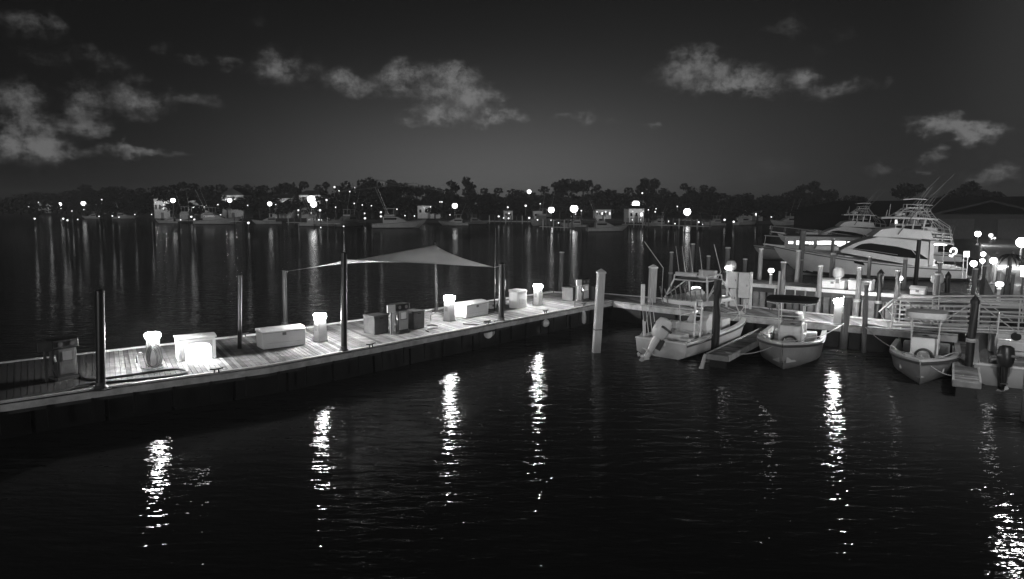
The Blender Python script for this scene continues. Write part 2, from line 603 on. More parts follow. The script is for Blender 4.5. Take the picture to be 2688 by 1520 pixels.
# ---------------------------------------------------------------- piles
def pile(base, top, r_, m, cap, label, cat='pile', name='mooring_pile', group='mooring piles', sides=10, below=1.2, square=False):
    base, top = Vector(base), Vector(top)
    root = thing(name, label, cat, base, 0, group)
    ax = (top - base)
    dn = base - ax.normalized() * below
    if square:
        a = R(12)
        def ring(p, k):
            return [p + Vector((math.cos(a + PI / 4 + j * PI / 2), math.sin(a + PI / 4 + j * PI / 2), 0)) * k * 1.35 for j in range(4)]
        MB().loft([ring(dn, r_), ring(base, r_), ring(base.lerp(top, .5), r_ * .99), ring(top, r_ * .98)]).build('shaft', m, root, True, bevel=.015)
        MB().loft([ring(top + Vector((0, 0, .004)), r_ * 1.12), ring(top + Vector((0, 0, .07)), r_ * 1.12), ring(top + Vector((0, 0, .2)), .02)]).build('cap', 'pilecap', root, True)
        MB().loft([ring(base.lerp(top, .29), r_ * 1.03), ring(base.lerp(top, .30), r_ * 1.03)]).build('band', 'darkgrey', root, True)
        return root
    pts = [dn, base]
    for k in (.25, .5, .75):
        pts.append(base.lerp(top, k) + Vector((rnd.uniform(-.01, .01), rnd.uniform(-.01, .01), 0)))
    pts.append(top)
    MB().tube(pts, r_ * 1.04, sides, r_ * .94).build('shaft', m, root, True, smooth=True)
    if rnd.random() < .3 and (top - base).length > 1.8:
        w_ = MB()
        for q in range(3):
            c = base.lerp(top, .52) + Vector((0, 0, .045 * q))
            w_.tube([c + Vector((math.cos(k * PI / 6) * r_ * 1.08, math.sin(k * PI / 6) * r_ * 1.08, rnd.uniform(-.006, .006))) for k in range(13)], .02, 6)
        w_.build('rope_wrap', 'lightgrey', root, True, smooth=True)
    if cap:
        h = {'cone': .32, 'flat': .06, 'low': .14}[cap]
        cm = m if cap == 'cone' else 'pilecap'
        rr = r_ * 1.08
        MB().lathe([(rr, 0.003), (rr, h * .35), (.012, h)] if cap != 'flat' else [(rr, 0.003), (rr, h), (rr * .6, h + .03)], top, 12).build('cap', cm, root, True)
    return root

def pile_px(tu, tv, bu, bv, w_px, m, cap, label, zb=0.0, **k):
    bp = gp(bu, bv, zb)
    tp = ad(tu, tv, bp.y)
    return pile(bp, tp, w_px / 2 / F * bp.y, m, cap, label, **k)

def pile_d(tu, tv, bu, D, w_px, m, cap, label, zb=0.0, **k):
    bp = Vector(((bu - CX) / F * D * 1.0, D, zb))
    tp = ad(tu, tv, D)
    bp.x = tp.x + (bu - tu) / F * D
    return pile(bp, tp, w_px / 2 / F * D, m, cap, label, **k)

pile_px(1578, 718, 1565, 925, 20, 'pilewhite', None, 'big square white pile with pyramid cap standing in open water before the dock corner', square=True)
pile_px(1715, 704, 1708, 842, 18, 'pilepale', None, 'square pale pile with pyramid cap beside the stern of the tower boat', square=True, sides=4)
pile_px(1885, 735, 1876, 932, 22, 'piledark', 'low' and None, 'black pile at the end of the finger pier between the two nearest boats')
pile_px(2312, 724, 2300, 872, 17, 'piledark', 'cone', 'black pile with pointed cap beside the dock at the foot of the gangway', zb=.3)
pile_px(2559, 798, 2538, 1001, 21, 'piledark', 'cone', 'black pointed pile standing at the end of the finger pier with pale bumper')
pile_px(2225, 780, 2212, 915, 21, 'pilegrey', 'flat', 'thick grey pile in the water just right of the bright pedestal lamp')
pile_px(2275, 748, 2266, 925, 13, 'pilegrey', 'flat', 'thin grey pile in the water left of the black pointed pile')
pile_px(1475, 664, 1471, 772, 13, 'pilegrey', 'flat', 'slender dark pile behind the far corner of the fuel dock', zb=0)
# piles on the pier's near side
near = [(2057, 690, 2055), (2154, 700, 2151), (2257, 704, 2254), (2358, 712, 2356), (2461, 722, 2459)]
lab = ['beside the thin white pipe and globe lamp', 'below the yacht bow, left of the first white box', 'between the two white dock boxes', 'left of the second globe lamp', 'left of the black pointed pier pile']
def pier_depth(u, off):
    k = (u - CX) / F
    # (P0 + pd*s + pn*off): X = k*Y
    px, py = P0 + pn * off
    s_ = (k * py - px) / (pd.x - k * pd.y)
    return py + pd.y * s_
for (tu, tv, bu), l in zip(near, lab):
    pile_d(tu, tv, bu, pier_depth(bu, PO - .25), 13.5, 'pilegrey', 'flat', 'grey pile against the board wall ' + l, zb=0)
fars = [(1998, 655, 1993, 12, 'pilepale', 'left of the globe lamp, tallest pale one'), (2097, 660, 2091, 12, 'pilepale', 'pale, in front of the yacht stem'), (2187, 668, 2184, 14, 'pilegrey', 'dark, crossing the middle of the yacht foredeck'),
        (2284, 676, 2281, 10, 'pilegrey', 'below the little hull port of the yacht'), (2377, 681, 2375, 11, 'pilegrey', 'below the aft part of the black window band'), (2468, 690, 2467, 14, 'pilegrey', 'in front of the lit yacht cockpit')]
for tu, tv, bu, w, m, l in fars:
    pile_d(tu, tv, bu, pier_depth(bu, PO + PW + .2), w, m, 'flat', 'pile behind the raised pier, ' + l, zb=0)
pile_d(2109, 605, 2103, 50, 15, 'pilegrey', None, 'tall dark pile standing before the bow rail of the big yacht', zb=0)
pile_d(2187, 628, 2186, 53, 9, 'pilegrey', 'flat', 'slim pile close against the hull below the yacht foredeck windows', zb=0)
pile_d(2413, 630, 2409, 42, 11, 'piledark', None, 'tall black pile crossing the aft tip of the yacht window band', zb=0)
pile_d(2489, 729, 2486, 35, 13, 'piledark', 'cone', 'short black pointed pile near the stern of the big yacht', zb=0)
pile_d(2102, 626, 2099, 55, 7, 'pilegrey', 'flat', 'thin pile with pale cap behind the tall dark pile at the yacht bow', zb=0)
mids = [(1911, 652, 1906, 47, 13, 'pilegrey', 'second tallest pile left of the yacht bow, behind the electrical cabinets'), (1819, 642, 1817, 53, 11, 'pilegrey', 'tallest dim pile above the tower boat'), (1763, 664, 1761, 48, 10, 'pilegrey', 'pile above the outer corner of the tower boat top'),
        (1860, 674, 1858, 44, 10, 'pilegrey', 'pile beside the thin aerial of the tower boat'), (1956, 682, 1955, 43, 11, 'pilegrey', 'pile behind the second electrical cabinet')]
for tu, tv, bu, D, w, m, l in mids:
    pile_d(tu, tv, bu, D, w, m, 'flat', l, zb=0)
for tu, tv, bu, D, w, l in [(2561, 708, 2556, 36, 11, 'grey pile left of the small lamp at the gangway top'), (2585, 700, 2582, 44, 9, 'grey pile under the paired lamps past the yacht stern'),
                            (2622, 712, 2618, 38, 10, 'grey pile right of the tall bright lamp past the yacht stern'), (2646, 706, 2642, 41, 9, 'grey pile in front of the small palm like plant'), (2660, 720, 2657, 35, 9, 'grey pile nearest the pale paved quay')]:
    pile_d(tu, tv, bu, D, w, 'pilegrey', 'flat', l, zb=0)

# thin pipes and standing posts
def post_thing(base, top, r_, m, name, label, cat, group=None):
    root = thing(name, label, cat, base, 0, group)
    MB().tube([base, top], r_, 8).build('tube', m, root, True, smooth=True)
    MB().lathe([(r_ * 3, 0.002), (r_ * 3, .02)], base, 10).build('foot_plate', m, root, True)
    return root
bp = gp(1687, 800, 1.0)
post_thing(bp, ad(1688, 746, bp.y), .11, 'pilewhite', 'bollard_post', 'short white post on the walkway dock left of the tower boat', 'post')
D = pier_depth(2047, PO - .1)
post_thing(Vector(((2047 - CX) / F * D, D, .9)), ad(2047, 712, D), .06, 'white', 'standpipe', 'thin white upright pipe against the raised pier beside the globe lamp', 'pipe')
# ================================================================ things on the fuel dock
def dang(p):
    best = min(range(len(FR) - 1), key=lambda i: abs(((FR[i] + FR[i + 1]) / 2).x - p.x))
    d = FR[best + 1] - FR[best]
    return math.atan2(d.y, d.x)

def steel_pole(bu, bv, tu, tv, r_, label, plate=True):
    bp = gp(bu, bv, DZ)
    tp = ad(tu, tv, bp.y)
    root = thing('steel_pole', label, 'pole', bp, 0, 'dark steel poles on the fuel dock')
    MB().tube([bp, bp.lerp(tp, .5), tp], r_, 14).build('shaft', 'pole', root, True, smooth=True)
    MB().lathe([(r_ * 1.03, 0), (r_ * 1.03, .03), (r_ * .5, .06)], tp, 14).build('top_cap', 'pole', root, True)
    if plate:
        MB().lathe([(r_ * 2.6, .002), (r_ * 2.6, .025), (r_ * 1.7, .04), (r_ * 1.05, .12)], bp, 16).build('base_plate', 'darkgrey', root, True)
        MB().lathe([(r_ * 1.15, .125), (r_ * 1.15, .2)], bp, 14).build('collar', 'darkgrey', root, True)
    return bp, tp
pFL = steel_pole(903, 923, 903, 667, .105, 'tall dark steel pole at the dock edge carrying the near sail corner')
pLB = steel_pole(748, 858, 745, 711, .12, 'dark steel pole behind the long dock box holding the low sail tip')
pRB = steel_pole(1146, 818, 1141, 637, .085, 'dark steel pole under the peak of the shade sail')
pRF = steel_pole(1316, 844, 1317, 694, .13, 'thick dark steel pole at the dock edge by the white boxes')
steel_pole(265, 1021, 262, 766, .12, 'tall black pole beside the unlit pump, edge lit by the first lamp')
steel_pole(629, 915, 630, 725, .075, 'thin dim pole behind the deck between glowing box and long box', False)
steel_pole(1298, 815, 1301, 600, .035, 'very thin tall mast rising above the low sail tip', False)
steel_pole(1325, 800, 1326, 735, .045, 'short thin pipe standing behind the thick pole by the hexagonal box', False)

def shade_sail():
    a = Vector(pLB[1]); a.z -= .02
    b_ = ad(911, 681, pFL[0].y)
    c = ad(1297, 702, pRF[0].y)
    d = ad(1140, 643, pRB[0].y)
    a = a.lerp(c, .02)
    root = thing('shade_sail', 'grey twisted shade sail stretched between four dark poles over the fuel pump', 'shade sail', (a + b_ + c + d) / 4)
    cen = (a + b_ + c + d) / 4
    n = 22
    b = MB()
    vs = []
    for i in range(n + 1):
        for j in range(n + 1):
            s, t = i / n, j / n
            p = a * (1 - s) * (1 - t) + b_ * s * (1 - t) + c * s * t + d * (1 - s) * t
            k = .1
            w = 4 * s * (1 - s) * ((1 - t) ** 3 + t ** 3) + 4 * t * (1 - t) * ((1 - s) ** 3 + s ** 3)
            p = p + (cen - p) * k * w
            vs.append(p)
    fs = [(i * (n + 1) + j, (i + 1) * (n + 1) + j, (i + 1) * (n + 1) + j + 1, i * (n + 1) + j + 1) for i in range(n) for j in range(n)]
    b.add(vs, fs)
    o = b.build('cloth', 'sail', root, True, smooth=True)
    m = o.modifiers.new('solid', 'SOLIDIFY')
    m.thickness = .008
    edge = [[i * (n + 1) for i in range(n + 1)], [i * (n + 1) + n for i in range(n + 1)], list(range(n + 1)), [n * (n + 1) + j for j in range(n + 1)]]
    for e_ in edge:
        MB().tube([vs[i] for i in e_], .018, 6).build('hem', 'midgrey', root, smooth=True)
    for row in (7, 15):
        MB().tube([vs[i * (n + 1) + row] + Vector((0, 0, .006)) for i in range(n + 1)], .012, 5).build('seam', 'midgrey', root, smooth=True)
    for q in (a, b_, c, d):
        MB().ball(q, .05, 8, .6).build('corner_ring', 'alu', root, smooth=True)
    for q, pole in ((a, pLB), (b_, pFL), (c, pRF), (d, pRB)):
        e = Vector(pole[1]) - Vector((0, 0, .06))
        MB().tube([q, e], .012, 6).build('tension_wire', 'alu', root, True)
shade_sail()

# ---------------------------------------------------------------- pedestal lamps
def pedestal(name, label, cat, loc, rz, h=1.1, w=.36, hw=.5, group='pedestal lamps on the docks'):
    root = thing(name, label, cat, loc, rz, group)
    MB().box((0, 0, (h - .22) / 2 + .003), (w, w, h - .22), taper=.93).build('post', 'offwhite', root, bevel=.02)
    MB().box((0, 0, .035), (w * 1.12, w * 1.12, .05)).build('foot', 'lightgrey', root)
    MB().lathe([(w * .52, h - .225), (hw * .46, h - .16), (hw * .48, h - .06), (hw * .47, h - .05)], n=20).build('lamp_lens', 'lens', root, smooth=True)
    MB().lathe([(hw * .47, h - .049), (hw * .42, h - .025), (hw * .22, h - .005), (.06, h + .004)], n=20).build('lamp_dome', 'lens', root, smooth=True)
    MB().lathe([(.06, h + .006), (.05, h + .02), (.01, h + .03)], n=12).build('cap', 'offwhite', root, smooth=True)
    bulb(root, h - .1, 380)
    for s in (-1, 1):
        MB().box((s * (w * .49), 0, h * .5), (.03, w * .45, .22)).build('socket_cover', 'lightgrey', root, bevel=.005)
    return root
pp = gp(842, 897, DZ)
lampA = pedestal('lamp_pedestal', 'white pedestal lamp standing between the long dock box and the tall black pole', 'lamp', pp, dang(pp))
register(lampA)
for (u, v, z, l, sc) in [(405, 960, DZ, 'white pedestal lamp wrapped in hanging hose coils on the fuel dock', 1.0), (1180, 843, DZ, 'white pedestal lamp against the end of the dock box under the sail', 1.05), (1412, 802, DZ, 'white pedestal lamp right of the hexagonal box at the far end of the fuel dock', 1.0),
                         (2201, 851, DZ, 'brilliant white pedestal lamp on the walkway dock beside the thick grey pile', 1.02), (1826, 806, DZ, 'pedestal lamp half hidden behind the tower boat', .95)]:
    p = gp(u, v, z)
    q = dup(lampA, p, dang(p) if u < 1500 else math.atan2(pd.y, pd.x), l, scale=sc)
    if u == 1826:
        for ch in kids(q):
            ch.data = ch.data.copy()
            if ch.type == 'LIGHT':
                ch.data.energy = 50
                ch.data.shadow_soft_size = .15
            elif 'lens' in ch.name or 'dome' in ch.name:
                ch.data.materials[0] = MT['globe']

def globe_lamp(name, label, loc, h=.8, r_=.17, group='globe lamps on the raised pier'):
    root = thing(name, label, 'lamp', loc, 0, group)
    MB().lathe([(.1, .003), (.1, .03), (.07, .06), (.065, h - r_ * 1.6), (.09, h - r_ * 1.2)], n=14).build('post', 'offwhite', root, smooth=True)
    MB().ball((0, 0, h), r_, 10, .8).build('globe', 'globe', root, smooth=True)
    bulb(root, h, 20, .15)
    MB().lathe([(r_ * .75, h + r_ * .72), (r_ * .5, h + r_ * .95), (.01, h + r_ * 1.05)], n=14).build('cap', 'offwhite', root, smooth=True)
    return root
def on_pier(u, off=.5):
    D = pier_depth(u, PO + off)
    return Vector(((u - CX) / F * D, D, PZ))
g0 = globe_lamp('globe_lamp', 'globe lamp on the lit deck edge between electrical cabinets and yacht stem', on_pier(2027), .72, .155)
register(g0)
for u, l in [(2366, 'globe lamp on the raised pier left of the small white box'), (1912, 'globe lamp glowing at the left edge of the electrical cabinets'), (2632, 'globe lamp behind the top of the gangway rail')]:
    p = on_pier(u)
    dup(g0, p, 0, l)
# dark round topped meters on the pier without light
def meter(u, off, label):
    p = on_pier(u, off)
    root = thing('power_pedestal', label, 'pedestal', p, R(-40), 'unlit power pedestals on the raised pier')
    MB().box((0, 0, .3), (.24, .24, .6)).build('post', 'offwhite', root, bevel=.03)
    MB().lathe([(.2, .605), (.26, .68), (.26, .95), (.17, 1.08), (.02, 1.12)], n=14).build('head', 'lightgrey', root, smooth=True)
    MB().box((0, -.13, .42), (.15, .02, .2)).build('outlet_door', 'midgrey', root)
meter(2205, .4, 'unlit pale power pedestal at the right end of the first white dock box')
meter(1921, .9, 'unlit power pedestal with rounded head rising behind the electrical cabinets')
meter(2466, .5, 'unlit power pedestal behind the black pointed pier pile')

# ---------------------------------------------------------------- dock boxes
def dock_box(u, v, L, W, H, label, rz=None, z=DZ, name='dock_box', at=None, group='white dock boxes'):
    p = at if at is not None else gp(u, v, z)
    rz = dang(p) if rz is None else rz
    root = thing(name, label, 'dock box', p, rz, group)
    MB().box((L / 2, W / 2, (H - .13) / 2 + .024), (L, W, H - .13), taper=1.02).build('body', 'white', root, bevel=.025)
    b = MB()
    prof = [(-.03, H - .095), (-.03, H - .05), (W * .25, H + .02), (W * .6, H + .045), (W + .03, H), (W + .03, H - .095)]
    b.loft([[(x, y, zz) for y, zz in prof] for x in (-.03, L * .5, L + .03)])
    b.build('lid', 'white', root, bevel=.012)
    MB().box((L / 2, W / 2, H - .099), (L + .012, W + .012, .014)).build('lid_seam', 'darkgrey', root)
    MB().box((L / 2, -.022, H - .17), (.13, .025, .1)).build('latch', 'midgrey', root)
    for k in (.2, .8):
        MB().box((L * k, W + .022, H - .12), (.12, .02, .1)).build('hinge', 'midgrey', root)
    MB().box((L / 2, -.012, H * .32), (L * .82, .012, H * .04)).build('moulded_rib', 'offwhite', root)
    MB().box((L / 2, W / 2, .012), (L * .94, W * .9, .02)).build('skid_base', 'darkgrey', root)
    return root
dock_box(691, 920, 1.55, .75, .7, 'long white dock box between the thin dim pole and a pedestal lamp')
dock_box(1224, 837, 1.5, .75, .68, 'long white dock box beside the lamp under the sail')
dock_box(1286, 813, .5, .4, .35, 'small white box tucked behind the long one near the thick pole')
# corner box with six sides
p = gp(1357, 811, DZ)
root = thing('corner_dock_box', 'tall six sided white corner box near the far end of the fuel dock', 'dock box', p, dang(p))
poly = [(0, 0), (.75, 0), (1.1, .35), (1.1, .95), (.5, .95), (0, .5)]
MB().prism(poly, .004, .76).build('body', 'white', root, bevel=.02)
cx_, cy_ = .55, .5
MB().prism([(cx_ + (x - cx_) * 1.06, cy_ + (y - cy_) * 1.06) for x, y in poly], .764, .86).build('lid', 'offwhite', root, bevel=.025)
MB().box((.35, -.012, .35), (.3, .02, .3)).build('door_panel', 'offwhite', root)
# box with a lit recess in the front
p = gp(468, 951, DZ)
root = thing('lit_dock_box', 'tall white box with arched recess shining brightly onto the deck', 'lit box', p, dang(p) - R(6))
L_, W_, H_ = 1.18, .8, .74
b = MB()
b.box((.05, W_ / 2, H_ / 2), (.1, W_, H_ - .008)).box((L_ - .05, W_ / 2, H_ / 2), (.1, W_, H_ - .008)).box((L_ / 2, W_ - .05, H_ / 2), (L_ - .204, .1, H_ - .008)).box((L_ / 2, W_ / 2 - .052, H_ - .06), (L_ - .204, W_ - .11, .1))
b.build('shell', 'white', root, bevel=.015)
b = MB()
b.loft([[(x, y, zz) for y, zz in [(-.03, H_ + .002), (-.03, H_ + .05), (W_ * .3, H_ + .08), (W_ * .7, H_ + .08), (W_ + .03, H_ + .03), (W_ + .03, H_ + .002)]] for x in (-.04, L_ + .04)])
b.build('lid', 'white', root, bevel=.02)
MB().box((L_ / 2, .05, H_ * .5 - .02), (L_ - .206, .1, H_ - .12)).build('front_plate', 'lightgrey', root)
arch = [(.24, .02), (L_ - .16, .02), (L_ - .16, .42), (L_ - .24, .53), (L_ * .52, .58), (.34, .53), (.24, .42)]
MB().loft([[(x, -.006, z_) for x, z_ in arch], [(x, -.001, z_) for x, z_ in arch]]).build('light_panel', 'lensbox', root)

for u, v, L, W, H, l, off in [(2158, 0, 1.1, .6, .5, 'white dock box on the raised pier left of an unlit pedestal', .3), (2232, 0, 1.0, .6, .55, 'white dock box on the raised pier behind two grey piles', .3), (2396, 0, .6, .45, .38, 'small white box at the foot of the tall black pile', -.02 + .3)]:
    q = on_pier(u, off)
    dock_box(0, 0, L, W, H, l, math.atan2(pd.y, pd.x), at=q)

# ---------------------------------------------------------------- fuel pumps
def pump(u, v, label, lit=True, rz=None):  # without lit, darker paint stands for the missing light
    p = gp(u, v, DZ)
    root = thing('fuel_pump', label, 'fuel pump', p, dang(p) if rz is None else rz, 'fuel pumps on the dock')
    MB().box((.28, .26, .05), (.6, .56, .09)).build('plinth', 'darkgrey', root)
    MB().box((.28, .26, .52), (.56, .5, .85)).build('cabinet', 'darkgrey', root, bevel=.02)
    MB().box((.28, .003, .55), (.46, .02, .76)).build('front_panel', 'lightgrey' if lit else 'binmat', root, bevel=.01)
    MB().box((.28, -.012, .73), (.26, .012, .26)).build('display', 'screen' if lit else 'midgrey', root)
    MB().box((.28, -.012, .58), (.34, .014, .03)).build('label_strip', 'darkgrey', root)
    h = MB().box((.28, .26, 1.08), (.72, .46, .26)).build('head', 'black', root, bevel=.02)
    for s in (-1, 1):
        MB().lathe([(.07, 0), (.07, .015), (.05, .018)], (0, 0, 0), 14).build('dial', 'midgrey' if lit else 'darkgrey', h, loc=(.28 + s * .17, .02, 1.08)).rotation_euler = (R(90), 0, 0)
    b = MB().box((-.25, .12, 1.06), (.36, .06, .3), R(-12))
    b.build('sign_board', 'white' if lit else 'darkgrey', root, bevel=.01)
    MB().box((-.25, .16, .5), (.06, .06, .96)).build('sign_post', 'midgrey' if lit else 'darkgrey', root)
    MB().tube([(-.02, .1, .75), (-.1, .04, .6), (-.12, .02, .35), (-.06, .05, .14), (-.02, .12, .1)], .022, 8).build('hose', 'rubber', root, smooth=True)
    MB().tube([(-.02, .05, .78), (-.06, 0, .7), (-.06, -.05, .6)], .028, 8).build('nozzle', 'alu', root, smooth=True)
    return root
pump(1046, 878, 'dark fuel pump with pale front between two charcoal boxes under the shade sail')
pump(154, 1001, 'unlit fuel pump with grey front at the dark end of the dock', lit=False)
pump(1531, 793, 'fuel pump with white sign board behind the big square white pile')

def bin_(u, v, L, W, H, label):
    p = gp(u, v, DZ)
    root = thing('charcoal_box', label, 'storage box', p, dang(p), 'charcoal storage boxes beside the pumps')
    MB().box((L / 2, W / 2, (H - .06) / 2 + .004), (L, W, H - .06), taper=1.03).build('body', 'binmat', root, bevel=.03)
    MB().box((L / 2, W / 2, H - .027), (L + .05, W + .05, .06)).build('lid', 'binmat', root, bevel=.02)
    MB().box((L / 2, -.025, H - .1), (.14, .03, .05)).build('handle', 'black', root)
bin_(983, 880, .72, .7, .76, 'charcoal storage box left of the pump under the sail')
bin_(1086, 866, .62, .7, .76, 'charcoal storage box right of the pump under the sail')
bin_(1503, 791, .62, .7, .72, 'charcoal storage box left of the pump behind the white pile')
bin_(1556, 788, .5, .6, .78, 'charcoal storage box half hidden behind the big white pile')

# ---------------------------------------------------------------- hoses, taps, cleats, fenders
def hose(px, label, r_=.028, z=DZ + .03, m='rubber'):
    pts = [gp(u, v, z) for u, v in px]
    sm = []
    for i in range(len(pts) - 1):
        p0, p1, p2, p3 = pts[max(i - 1, 0)], pts[i], pts[i + 1], pts[min(i + 2, len(pts) - 1)]
        for k in range(6):
            t = k / 6
            sm.append(.5 * ((2 * p1) + (p2 - p0) * t + (2 * p0 - 5 * p1 + 4 * p2 - p3) * t * t + (3 * p1 - p0 - 3 * p2 + p3) * t ** 3))
    sm.append(pts[-1])
    o = MB().tube(sm, r_, 8).build('hose', m, smooth=True)
    tag(o, label, 'hose')
hose([(200, 1016), (248, 1007), (290, 1003), (340, 998), (400, 992), (450, 987), (478, 982), (490, 976), (484, 971), (460, 969), (420, 973), (350, 983), (285, 992), (250, 996), (222, 993), (205, 978)], 'long black fuel hose lying in a loop on the lit planks', .035)
hose([(370, 966), (385, 969), (400, 970), (415, 967), (432, 962)], 'short pale hose end at the foot of the coiled lamp', .02, m='lightgrey')
hose([(1122, 854), (1136, 853), (1149, 856), (1148, 860), (1132, 862), (1118, 866), (1125, 871)], 'thin dark hose looped on the planks right of the sail pump', .022)
hose([(1216, 850), (1240, 852), (1262, 853), (1280, 849), (1290, 847), (1280, 844), (1270, 847), (1285, 850)], 'dark rope trailing over the planks to a cleat near the thick pole', .025)
hose([(60, 1043), (110, 1034), (150, 1030), (200, 1018), (235, 1012)], 'pale hose running along the dark end of the dock', .03, m='midgrey')

p = gp(412, 961, DZ)
root = thing('hose_coil', 'big coils of grey hose hanging on the first pedestal lamp', 'hose', p + Vector((.05, -.27, 0)), dang(p))
for k in range(6):
    a = .09 + .028 * k + rnd.uniform(-.015, .015)
    hh = .27 + .02 * k
    pts = [((a) * math.cos(2 * PI * i / 28) + rnd.uniform(-.004, .004), -.03 * k + .04 * math.sin(4 * PI * i / 28) + .05, .05 + hh + hh * math.sin(2 * PI * i / 28)) for i in range(29)]
    MB().tube(pts, .017, 6).build('coil', 'midgrey' if k % 2 else 'lightgrey', root, smooth=True)

def cleat(u, v, label, z=DZ + .056, rz=None):
    p = gp(u, v, z)
    root = thing('dock_cleat', label, 'cleat', p, dang(p) if rz is None else rz, 'dock cleats')
    MB().tube([(-.19, 0, .14), (-.06, 0, .12), (.06, 0, .12), (.19, 0, .14)], .022, 8).build('horn', 'darkgrey', root, smooth=True)
    MB().tube([(-.07, 0, 0.002), (-.05, 0, .12)], .022, 8).tube([(.07, 0, 0.002), (.05, 0, .12)], .022, 8).build('legs', 'darkgrey', root, smooth=True)
cleat(569, 979, 'cleat at the dock edge in front of the glowing box')
cleat(974, 912, 'cleat at the dock edge right of the tall black pole')
cleat(1279, 851, 'cleat with rope at the dock edge above the cylinder fender')
cleat(1432, 822, 'cleat at the dock edge above the ball fender')
cleat(1533, 803, 'cleat at the dock edge above the slim fender')
cleat(640, 884, 'cleat on the back curb left of the long dock box', DZ + .07)
cleat(800, 865, 'cleat on the back curb right of the long dock box', DZ + .07)
cleat(2023, 815, 'small bright cleat on the walkway dock under the globe lamp', DZ, math.atan2(pd.y, pd.x))

def tap(u, v, label):
    p = gp(u, v, DZ)
    root = thing('water_tap', label, 'tap', p, dang(p) - R(30))
    MB().tube([(0, 0, 0), (0, 0, .28), (.03, 0, .3), (.2, 0, .31)], .022, 8).build('pipe', 'midgrey', root, smooth=True)
    MB().lathe([(.05, 0), (.05, .02)], (.12, 0, .335), 10).build('valve_handle', 'alu', root)
tap(359, 953, 'small bent water tap left of the hose coils')
tap(1131, 842, 'small bent water tap left of the lamp under the sail')
tap(1508, 806, 'small upright tap on the dock edge before the charcoal box')

def fender_at(u, v, kind, label):
    q = gp(u, v + 6, .6)
    root = thing('fender', label, 'fender', q, dang(q) + (R(30) if kind == 'cyl' else 0), 'boat fenders hung on the dock')
    if kind == 'ball':
        MB().ball((0, 0, 0), .19, 12).build('bulb', 'offwhite', root, smooth=True)
        top = .19
    elif kind == 'cyl':
        MB().tube([(-.3, 0, 0), (-.27, 0, 0), (.27, 0, 0), (.3, 0, 0)], .19, 16).build('bulb', 'offwhite', root, smooth=True)
        top = .17
    else:
        MB().lathe([(.02, -.34), (.1, -.28), (.12, 0), (.09, .26), (.02, .34)], n=12).build('bulb', 'lightgrey', root, smooth=True)
        top = .34
    MB().tube([(0, 0, top), (0, .1, .45)], .012, 6).build('line', 'lightgrey', root)
fender_at(1285, 868, 'cyl', 'fat horizontal white cylinder fender below the thick pole')
fender_at(1432, 842, 'ball', 'round white ball fender on the dock edge')
fender_at(1533, 827, 'slim', 'slim pale fender hanging near the dock corner')
q = gp(1846, 950, .25)
root = thing('fender', 'slim pale fender floating at the tip of the finger pier by the tower boat', 'fender', q, 0, 'boat fenders hung on the dock')
MB().tube([(-.08, 0, -.28), (-.05, 0, -.2), (.03, 0, .15), (.07, 0, .3)], .1, 10, .05).build('bulb', 'lightgrey', root, smooth=True)

# ---------------------------------------------------------------- electrical cabinets
D = pier_depth(1945, -.05)
p = Vector(((1913 - CX) / F * D, D, DZ))
p2 = Vector(((1976 - CX) / F * (D - .8), D - .8, DZ))
root = thing('electrical_rack', 'two tall grey electrical cabinets on white posts behind the walkway dock', 'electrical cabinet', p, math.atan2(p2.y - p.y, p2.x - p.x))
W_ = (p2 - p).length
for x in (0, W_):
    MB().box((x, 0, .93), (.1, .1, 1.85)).build('post', 'pilewhite', root)
MB().box((W_ / 2, .1, 1.7), (W_ - .1, .06, .1)).box((W_ / 2, .1, .75), (W_ - .1, .06, .1)).build('cross_rail', 'pilegrey', root)
for x, w, z0, z1, nm in [(W_ * .27, W_ * .40, 1.0, 1.82, 'tall_cabinet'), (W_ * .74, W_ * .42, .55, 1.82, 'tall_cabinet'), (W_ * .31, W_ * .26, .08, .97, 'lower_cabinet'), (W_ * .85, W_ * .2, .05, .5, 'lower_cabinet')]:
    c = MB().box((x, -.05, (z0 + z1) / 2), (w, .24, z1 - z0)).build(nm, 'lightgrey', root, bevel=.012)
    MB().box((x, -.176, (z0 + z1) / 2), (w * .86, .012, (z1 - z0) * .88)).build('door', 'lightgrey', c)
    MB().box((x + w * .35, -.19, (z0 + z1) / 2), (.03, .02, .1)).build('door_handle', 'darkgrey', c)

# ---------------------------------------------------------------- gangway
ga = math.atan2(pd.y, pd.x)
g0_ = gp(2340, 862, DZ)
root = thing('gangway', 'long aluminium truss gangway with pale tread sloping up from the walkway dock', 'gangway', (g0_.x, g0_.y, 0), ga)
GL, GW, GH = 14.5, 1.35, 1.1
def gz(x):
    return 1.12 + .98 * x / GL
MB().loft([[(x, .03, gz(x) - .05), (x, GW - .03, gz(x) - .05), (x, GW - .03, gz(x)), (x, .03, gz(x))] for x in (0, GL / 2, GL)]).build('tread', 'offwhite', root)
for y, nm in ((0, 'near_truss'), (GW, 'far_truss')):
    b = MB()
    bow = lambda x: .12 * math.sin(PI * x / GL)
    for hz, r_ in ((-.12, .045), (GH, .04), (GH * .82, .024), (GH * .64, .024), (GH * .46, .024), (GH * .28, .024), (GH * .1, .024)):
        b.tube([(x, y, gz(x) + hz + (bow(x) if hz > 1 else 0)) for x in [GL * k / 10 for k in range(11)]], r_, 8)
    n = 10
    for k in range(n + 1):
        x = GL * k / n
        b.tube([(x, y, gz(x) - .12), (x, y, gz(x) + GH + bow(x))], .028, 6)
        if k < n:
            x2 = GL * (k + 1) / n
            if k % 2:
                b.tube([(x, y, gz(x) - .1), (x2, y, gz(x2) + GH)], .022, 6)
            else:
                b.tube([(x, y, gz(x) + GH), (x2, y, gz(x2) - .1)], .022, 6)
    b.build(nm, 'lightgrey', root, smooth=True)
